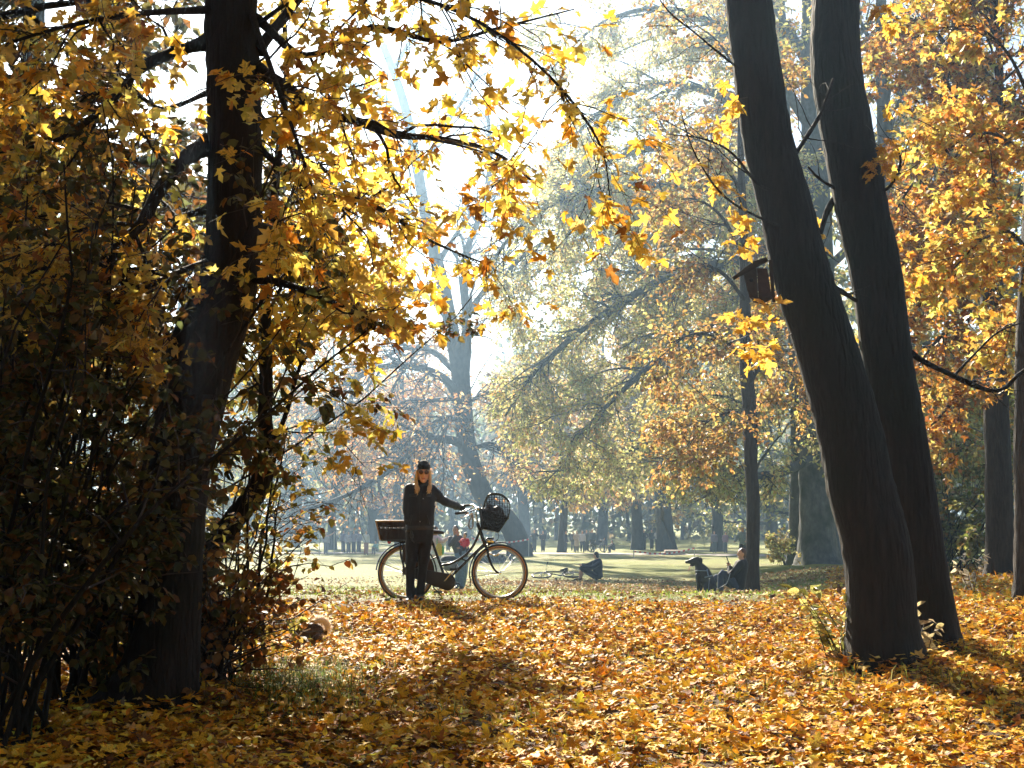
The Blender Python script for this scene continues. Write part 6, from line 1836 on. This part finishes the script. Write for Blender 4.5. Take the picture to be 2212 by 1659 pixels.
    V = np.array([t * .985 + np.array(q) * .015 for t, q in zip(T, Bq)] + Bq); cen = V.mean(0); V = cen + (V - cen) * .965
    link('liner', mesh_np('liner', V, [np.array([[0, 1, 5, 4], [1, 2, 6, 5], [2, 3, 7, 6], [3, 0, 4, 7], [4, 5, 6, 7]])]), cloth((.015, .014, .014)), bk)
    mesh_part('rim_wire', [chain([T[i], T[(i + 1) % 4]], [.005, .005], 7) for i in range(4)], BLACK, bk, world=False)
    # lid: arched wire cage standing open above the basket
    lid = []
    prof = [(1150, 610), (1175, 530), (1205, 488), (1265, 478), (1335, 492), (1392, 540), (1415, 590), (1410, 650), (1398, 722)]
    for y in np.linspace(-.15, .15, 9):
        q = spline([p(a, b + 18 * abs(y) / .15 * .6, y) for a, b in prof], 20)
        lid.append(chain(q, [.005] * 20, 5))
    for a, b in prof[1:]:
        lid.append(chain([p(a, b + 10, -.15), p(a, b, 0), p(a, b + 10, .15)], [.005] * 3, 5))
    pr = spline(np.array(prof, float), 60)
    for y in (-.15, .15):
        for zx in range(1180, 1410, 26):
            zt = pr[np.argmin(np.abs(pr[:, 0] - zx)), 1] if zx < 1400 else 600
            zb = 610 + (zx - 1150) * (722 - 610) / 248
            if zb - zt > 15: lid.append(chain([p(zx, zt + 8, y), p(zx + 4, zb, y)], [.003, .003], 5))
        for k, zy in enumerate((530, 570, 610, 650, 690)):
            row = pr[np.abs(pr[:, 1] - zy) < 14]
            x0, x1 = row[:, 0].min(), row[:, 0].max()
            xb = 1150 + (zy - 610) * 248 / 112
            lid.append(chain([p(max(x0 if x1 - x0 > 60 else 1160, xb), zy, y), p(x1, zy + 6, y)], [.003, .003], 5))
    for y in (-.15, .15):
        lid.append(chain(spline([p(a, b + 10, y) for a, b in prof], 24), [.006] * 24, 6))
    mesh_part('basket_lid', lid, BLACK, bk, world=False)
    mesh_part('basket_bracket', [chain([p(1100, 800, y), p(1135, 845, y)], [.007, .007], 6) for y in (-.05, .05)] + [chain([p(1120, 850, 0), p(1175, 1010, 0)], [.006, .006], 6)], BLACK, bk, world=False)
    M = Matrix.Translation(Vector((o[0], d, gzz))) @ Matrix.Rotation(math.radians(-3.5), 4, 'X')
    def wpt(q): return np.array(M @ Vector(q))
    # the dark bag lying in the basket
    bag = tag(empty('bag', wpt(p(1230, 720))), 'dark leather bag with peaked flap lying in the wire front basket', 'bag')
    blob('bag_body', [ell(wpt(p(1220, 720)), (.12, .10, .09)), ell(wpt(p(1290, 735)), (.08, .10, .06)), chain([wpt(p(1190, 680)), wpt(p(1205, 620)), wpt(p(1185, 575))], [.075, .05, .014]), chain([wpt(p(1250, 680)), wpt(p(1300, 640)), wpt(p(1340, 690))], [.06, .045, .03])], .009, plain('bag_leather', (.02, .014, .011), .45, noise=.3, bump=.3), bag, 2)
    mesh_part('strap', [chain([wpt(p(1170, 660, -.1)), wpt(p(1140, 640, -.16)), wpt(p(1125, 690, -.19)), wpt(p(1150, 760, -.19))], [.010] * 4, 7)], plain('bag_leather2', (.02, .012, .010), .4), bag)
    # wicker crate on the carrier: woven rods round upright stakes
    cr = tag(empty('wicker_basket', wpt(p(270, 950))), 'open rectangular wicker crate on the rear carrier of the black bicycle', 'basket')
    WK = plain('wicker', (.030, .017, .010), .6, noise=.35, nscale=30); WKL = plain('wicker_rim', (.40, .30, .20), .45, noise=.2)
    TL = [p(86, 765, -.17), p(470, 765, -.17), p(470, 765, .17), p(86, 765, .17)]
    BL = [p(128, 948, -.14), p(440, 948, -.14), p(440, 948, .14), p(128, 948, .14)]
    TL = [wpt(q) for q in TL]; BL = [wpt(q) for q in BL]
    stakes, rods = [], []
    ns = (17, 13, 17, 13)
    for i in range(4):
        a, b, c, e = TL[i], TL[(i + 1) % 4], BL[i], BL[(i + 1) % 4]
        nrm = unit(np.cross(b - a, c - a))
        for k in range(ns[i]):
            f = k / ns[i]; stakes.append(np.stack([a + (b - a) * f, c + (e - c) * f]))
        for r_ in range(17):
            g = (r_ + 1.2) / 18.5
            if 5 <= r_ <= 5: continue
            l0, l1 = a + (c - a) * g, b + (e - b) * g
            k = np.linspace(0, 1, ns[i] * 2 + 1)
            off = .0055 * np.where((np.arange(len(k)) // 1 + r_) % 2 == 0, 1, -1) * (np.arange(len(k)) % 2 == 1) * np.where(((np.arange(len(k)) // 2) + r_) % 2 == 0, 1, -1)
            rods.append(tubes((l0 + (l1 - l0) * k[:, None] + nrm * off[:, None])[None], np.full((1, len(k)), .0062), 5))
    sv, sf = tubes(np.array(stakes), np.full((len(stakes), 2), .0042), 6)
    o1 = link('stake', mesh_np('stake', sv, sf, smooth=True), WK, cr, True); o1['kind'] = 'stuff'
    o2 = mesh_part('weave', rods, WK, cr); o2['kind'] = 'stuff'
    mesh_part('rim', [chain([TL[i] + (TL[(i + 1) % 4] - TL[i]) * f for f in (0, .5, 1)], [.012] * 3, 8) for i in range(4)] , WKL, cr)
    mesh_part('corner_post', [chain([TL[i], BL[i]], [.011, .009], 8) for i in range(4)], WKL, cr)
    fl = [chain([BL[0] + (BL[1] - BL[0]) * f, BL[3] + (BL[2] - BL[3]) * f], [.006, .006], 6) for f in np.linspace(0, 1, 24)]
    mesh_part('base', fl, WK, cr)
dutch_bike()

def city_bike(label, M, wall=RUBBER):
    """A plain diamond-frame bicycle, local x along it, z up; M places it."""
    root = tag(empty('bicycle', M.to_translation()), label, 'bicycle')
    root.matrix_world = M; root.rotation_mode = 'XYZ'
    R = .34; rear = np.array([0, 0, R]); front = np.array([1.05, 0, R]); bb = np.array([.43, 0, .28])
    FRM = plain('frame_dark', (.03, .035, .045), .3)
    for c in (rear, front): wheel(c, (0, 1, 0), R, .024, root, plain('dark_wall', (.04, .04, .045), .5), 18)
    ht, hb_ = np.array([.86, 0, .84]), np.array([.90, 0, .70]); st = np.array([.27, 0, .78])
    fr = [chain([ht, hb_], [.02, .02], 8), chain([st, ht], [.016, .016], 8), chain([bb, hb_], [.018, .018], 8), chain([bb, np.array([.24, 0, .86])], [.016, .016], 8)]
    for y in (-.05, .05): fr += [chain([bb, rear + np.array([0, y, 0])], [.01, .009], 6), chain([st, rear + np.array([0, y, 0])], [.009, .008], 6)]
    mesh_part('frame', fr, FRM, root, world=False)
    mesh_part('fork', [chain([hb_, np.array([.94, y, .58]), front + np.array([0, y, 0])], [.012, .012, .009], 7) for y in (-.05, .05)], FRM, root, world=False)
    h = mesh_part('handlebar', [chain([ht, np.array([.84, 0, .96])], [.012, .012], 7), chain([np.array([.78, -.29, .98]), np.array([.84, -.15, .97]), np.array([.85, 0, .96]), np.array([.84, .15, .97]), np.array([.78, .29, .98])], [.011] * 5, 7)], CHROME, root, world=False)
    for y in (-1, 1): mesh_part('grip', [chain([np.array([.79, y * .28, .98]), np.array([.82, y * .19, .975])], [.017, .017], 8)], RUBBER, h, world=False)
    mesh_part('saddle', [loft([np.array([.12, 0, .96]), np.array([.17, 0, .97]), np.array([.28, 0, .965]), np.array([.39, 0, .955])], [.06, .085, .045, .015], [.02, .03, .025, .015], (0, 1, 0)), chain([np.array([.24, 0, .86]), np.array([.225, 0, .95])], [.012, .012], 7)], plain('black_plastic', (.012, .012, .012), .3), root, world=False)
    c = mesh_part('crank', [ring(bb, (0, 1, 0), .085, .008, 24, 6), chain([bb + np.array([0, -.09, 0]), bb + np.array([.14, -.10, .09])], [.01, .008], 6), chain([bb + np.array([0, .09, 0]), bb + np.array([-.14, .10, -.09])], [.01, .008], 6), chain([bb + np.array([0, -.09, 0]), bb + np.array([0, .09, 0])], [.011, .011], 6)], CHROME, root, world=False)
    for q in (bb + np.array([.14, -.14, .09]), bb + np.array([-.14, .14, -.09])): mesh_part('pedal', [box(q, (.045, .04, .012))], RUBBER, c, world=False)
    fender(rear, .37, 20, 165, .028, plain('dark_guard', (.03, .032, .036), .3, .2), root); fender(front, .37, 60, 170, .028, plain('dark_guard', (.03, .032, .036), .3, .2), root)
    mesh_part('carrier', [chain([np.array([-.25, y, .74]), np.array([.22, y, .75])], [.006, .006], 6) for y in (-.05, .05)] + [chain([np.array([-.1, y, .74]), rear + np.array([0, y, 0])], [.005, .005], 6) for y in (-.06, .06)], CHROME, root, world=False)
    return root

# lying bicycle beside the sitting man: front wheel towards the left
q = Z5(1180, 800, 46.9); q[2] = gz1(q[0], q[1]) + .10
city_bike('dark bicycle lying on its side on the grass by the sitting man', Matrix.Translation(Vector(q)) @ Matrix.Rotation(math.radians(176), 4, 'Z') @ Matrix.Rotation(math.radians(78), 4, 'X') @ Matrix.Rotation(math.radians(6), 4, 'Y'))
r = RIDER
city_bike('bicycle of the rider left of the slim tree', Matrix.Translation(Vector((r[0] + .15, r[1] - .15, r[2]))) @ Matrix.Rotation(math.radians(-100), 4, 'Z') @ Matrix.Translation(Vector((-.35, 0, 0))))
x = at(1276, 1190, 114)[0]
city_bike('bicycle standing among the walkers on the path', Matrix.Translation(Vector((x, 112.6, gz1(x, 112.6)))) @ Matrix.Rotation(math.radians(25), 4, 'Z'))

# ------------------------------------------------------------------ nest box on the nearer leaning maple
def nest_box():
    d = 11.3
    z = lambda zx, zy, o=0.0: at((2700 + zx * 300 / 1659) * .57604, (920 + zy * 300 / 1659) * .57604, d + o)
    root = tag(empty('nest_box', z(800, 1200)), 'weathered wooden nest box with sloping roof on the nearer leaning maple', 'nest box')
    WD = plain('old_wood', (.028, .018, .012), .75, noise=.4, nscale=22, bump=.4); RF = plain('roof_felt', (.016, .014, .012), .8, noise=.3)
    def slab(poly, y0, y1, name, mat, par):
        m = len(poly); V = np.array([z(a, b, y0) for a, b in poly] + [z(a, b, y1) for a, b in poly]); i = np.arange(m)
        q = np.stack([i, (i + 1) % m, (i + 1) % m + m, i + m], -1)
        o = link(name, mesh_np(name, V, [q, i[None, ::-1].copy(), (i + m)[None].copy()]), mat, par, True)
        bm = bmesh.new(); bm.from_mesh(o.data); bmesh.ops.recalc_face_normals(bm, faces=bm.faces); bm.to_mesh(o.data); bm.free()
        b = o.modifiers.new('soft', 'BEVEL'); b.width = .003; b.segments = 2
        return o
    slab([(480, 600), (620, 470), (760, 470), (800, 1180), (720, 1190), (610, 1080)], -.09, .09, 'side_panel', WD, root)
    slab([(765, 470), (980, 480), (1080, 1090), (900, 1195), (805, 1185)], -.085, .085, 'front_panel', plain('old_wood_red', (.034, .016, .010), .75, noise=.4, nscale=22, bump=.4), root)
    slab([(250, 660), (690, 330), (960, 240), (1010, 330), (720, 480), (290, 720)], -.13, .13, 'roof', RF, root)
    slab([(640, 1085), (1085, 1075), (1090, 1110), (880, 1225), (700, 1190)], -.10, .10, 'floor_board', WD, root)
    mesh_part('entrance', [ell(z(650, 720, -.093), (.016, .004, .016), None, 12, 6)], plain('hole_black', (.003, .003, .003), .9), root)
    slab([(1000, 300), (1090, 300), (1150, 1180), (1080, 1180)], -.02, .02, 'mounting_batten', WD, root)
nest_box()

# ------------------------------------------------------------------ small plants at the leaning maples
def frond_plant(label, px, py, d, n, ln, seed, pal):
    rng = np.random.default_rng(seed)
    b = at(px, py, d); b[2] = gz1(b[0], b[1])
    root = tag(empty('woodland_plant', b), label, 'plant')
    a = rng.uniform(0, 6.28, n)
    P = np.empty((n, 7, 3)); P[:, 0] = b + rng.normal(0, .05, (n, 3)) * np.array([1, 1, 0])
    D = unit(np.column_stack([.3 * np.cos(a) - .06, .3 * np.sin(a), np.ones(n)]))
    L = rng.uniform(.5, 1, n) * ln
    for j in range(1, 7):
        D = unit(D + np.column_stack([.05 * np.cos(a), .05 * np.sin(a), np.full(n, -.03)]))
        P[:, j] = P[:, j - 1] + D * (L / 6)[:, None]
    wood('stem', [(P, np.tile(np.linspace(.006, .002, 7), (n, 1)), 5)], TWIG, root)
    pos, B, s = twig_leaves(P, 12, (.07, .13), rng, .2, .01, .5, .2, .4)
    leaf_objects(OVATE, pos, B, s, palette(pal, np.ones(len(pal)), len(pos), .2, rng), root, LEAF_NEAR, 4)
frond_plant('leafy yellow-green seedling against the nearer leaning maple foot', 1820, 1405, 11.75, 12, .8, 1, [(.30, .30, .09), (.42, .38, .12), (.22, .24, .06), (.5, .42, .14)])
frond_plant('thin dry seedling at the farther leaning maple foot', 1985, 1330, 12.0, 4, .55, 2, [(.42, .34, .16), (.5, .42, .24)])
frond_plant('pale sprig standing on the right hand leaf slope', 2100, 1290, 19.0, 4, .8, 3, [(.55, .46, .30), (.6, .5, .34)])

# ------------------------------------------------------------------ striped barrier tape and far bits
def tape(label, a, b, posts):
    A0, B0 = np.array(a), np.array(b)
    root = tag(empty('barrier_tape', (A0 + B0) / 2 - np.array([0, 0, .8])), label, 'tape')
    n = 25
    RED = plain('tape_red', (.65, .05, .05), .4); WHT = plain('tape_white', (.8, .8, .8), .4)
    for cname, sel, mat in (('red_stripe', 0, RED), ('white_stripe', 1, WHT)):
        for i in range(n):
            if i % 2 != sel: continue
            f0, f1 = i / n, (i + 1) / n
            V = []
            for f in (f0, f1):
                c = A0 + (B0 - A0) * f - np.array([0, 0, .25 * math.sin(math.pi * f)])
                V += [c + np.array([0, 0, .05]), c - np.array([0, 0, .05])]
            link(cname, mesh_np(cname, np.array(V), [np.array([[0, 1, 3, 2]])]), mat, root, True)
    for q in (A0, B0):
        mesh_part('post', [chain([q + np.array([0, .03, .08]), np.array([q[0], q[1] + .03, gz1(q[0], q[1]) - .1])], [.03, .03], 7)], plain('post_pale', (.5, .48, .45), .7), root)
tape('striped barrier tape sagging left to right above the black dog', at(1369, 1191, 92), at(1500, 1184, 96), 2)
tape('red and white barrier tape right of the front basket', at(1020, 1163, 98), at(1142, 1165, 98), 2)
tape('short red and white tape left of the faint crowd', at(690, 1151, 104), at(722, 1150, 106), 2)
def pallet():
    c = at(1460, 1185, 104); c[2] = gz1(c[0], c[1])
    r = tag(empty('board_stack', c), 'low stack of pale boards under the widest hazy trunk', 'boards')
    for i in range(2):
        for j in range(3):
            link('board', mesh_np('board', *box(c + np.array([(-.2 + .1 * (i % 2)), -.4 + .4 * j, .1 + .17 * i]), (.8 - .1 * i, .16, .07))), plain('pale_board', (.50, .40, .30), .8, noise=.2, nscale=4), r, True)
pallet()

# ------------------------------------------------------------------ the smoky air over the meadow
def haze():
    me = bpy.data.meshes.new('haze')
    bm = bmesh.new()
    bmesh.ops.create_cube(bm, size=1.0)
    for v in bm.verts:
        v.co = (v.co.x * 1900, (v.co.y + .5) * 1600 - 60, (v.co.z + .5) * 60 - 16)
    bm.to_mesh(me); bm.free()
    m, nt, out = _new('park_haze')
    pv = nt.nodes.new('ShaderNodeVolumePrincipled')
    pv.inputs['Color'].default_value = (.46, .71, 1.0, 1)
    pv.inputs['Density'].default_value = 0.0011
    pv.inputs['Anisotropy'].default_value = 0.8
    nt.links.new(pv.outputs[0], out.inputs['Volume'])
    o = link('haze', me, m)
    tag(o, 'thin bluish smoke haze hanging over the park', 'haze', kind='stuff')
haze()
bpy.data.scenes.remove(_WS)
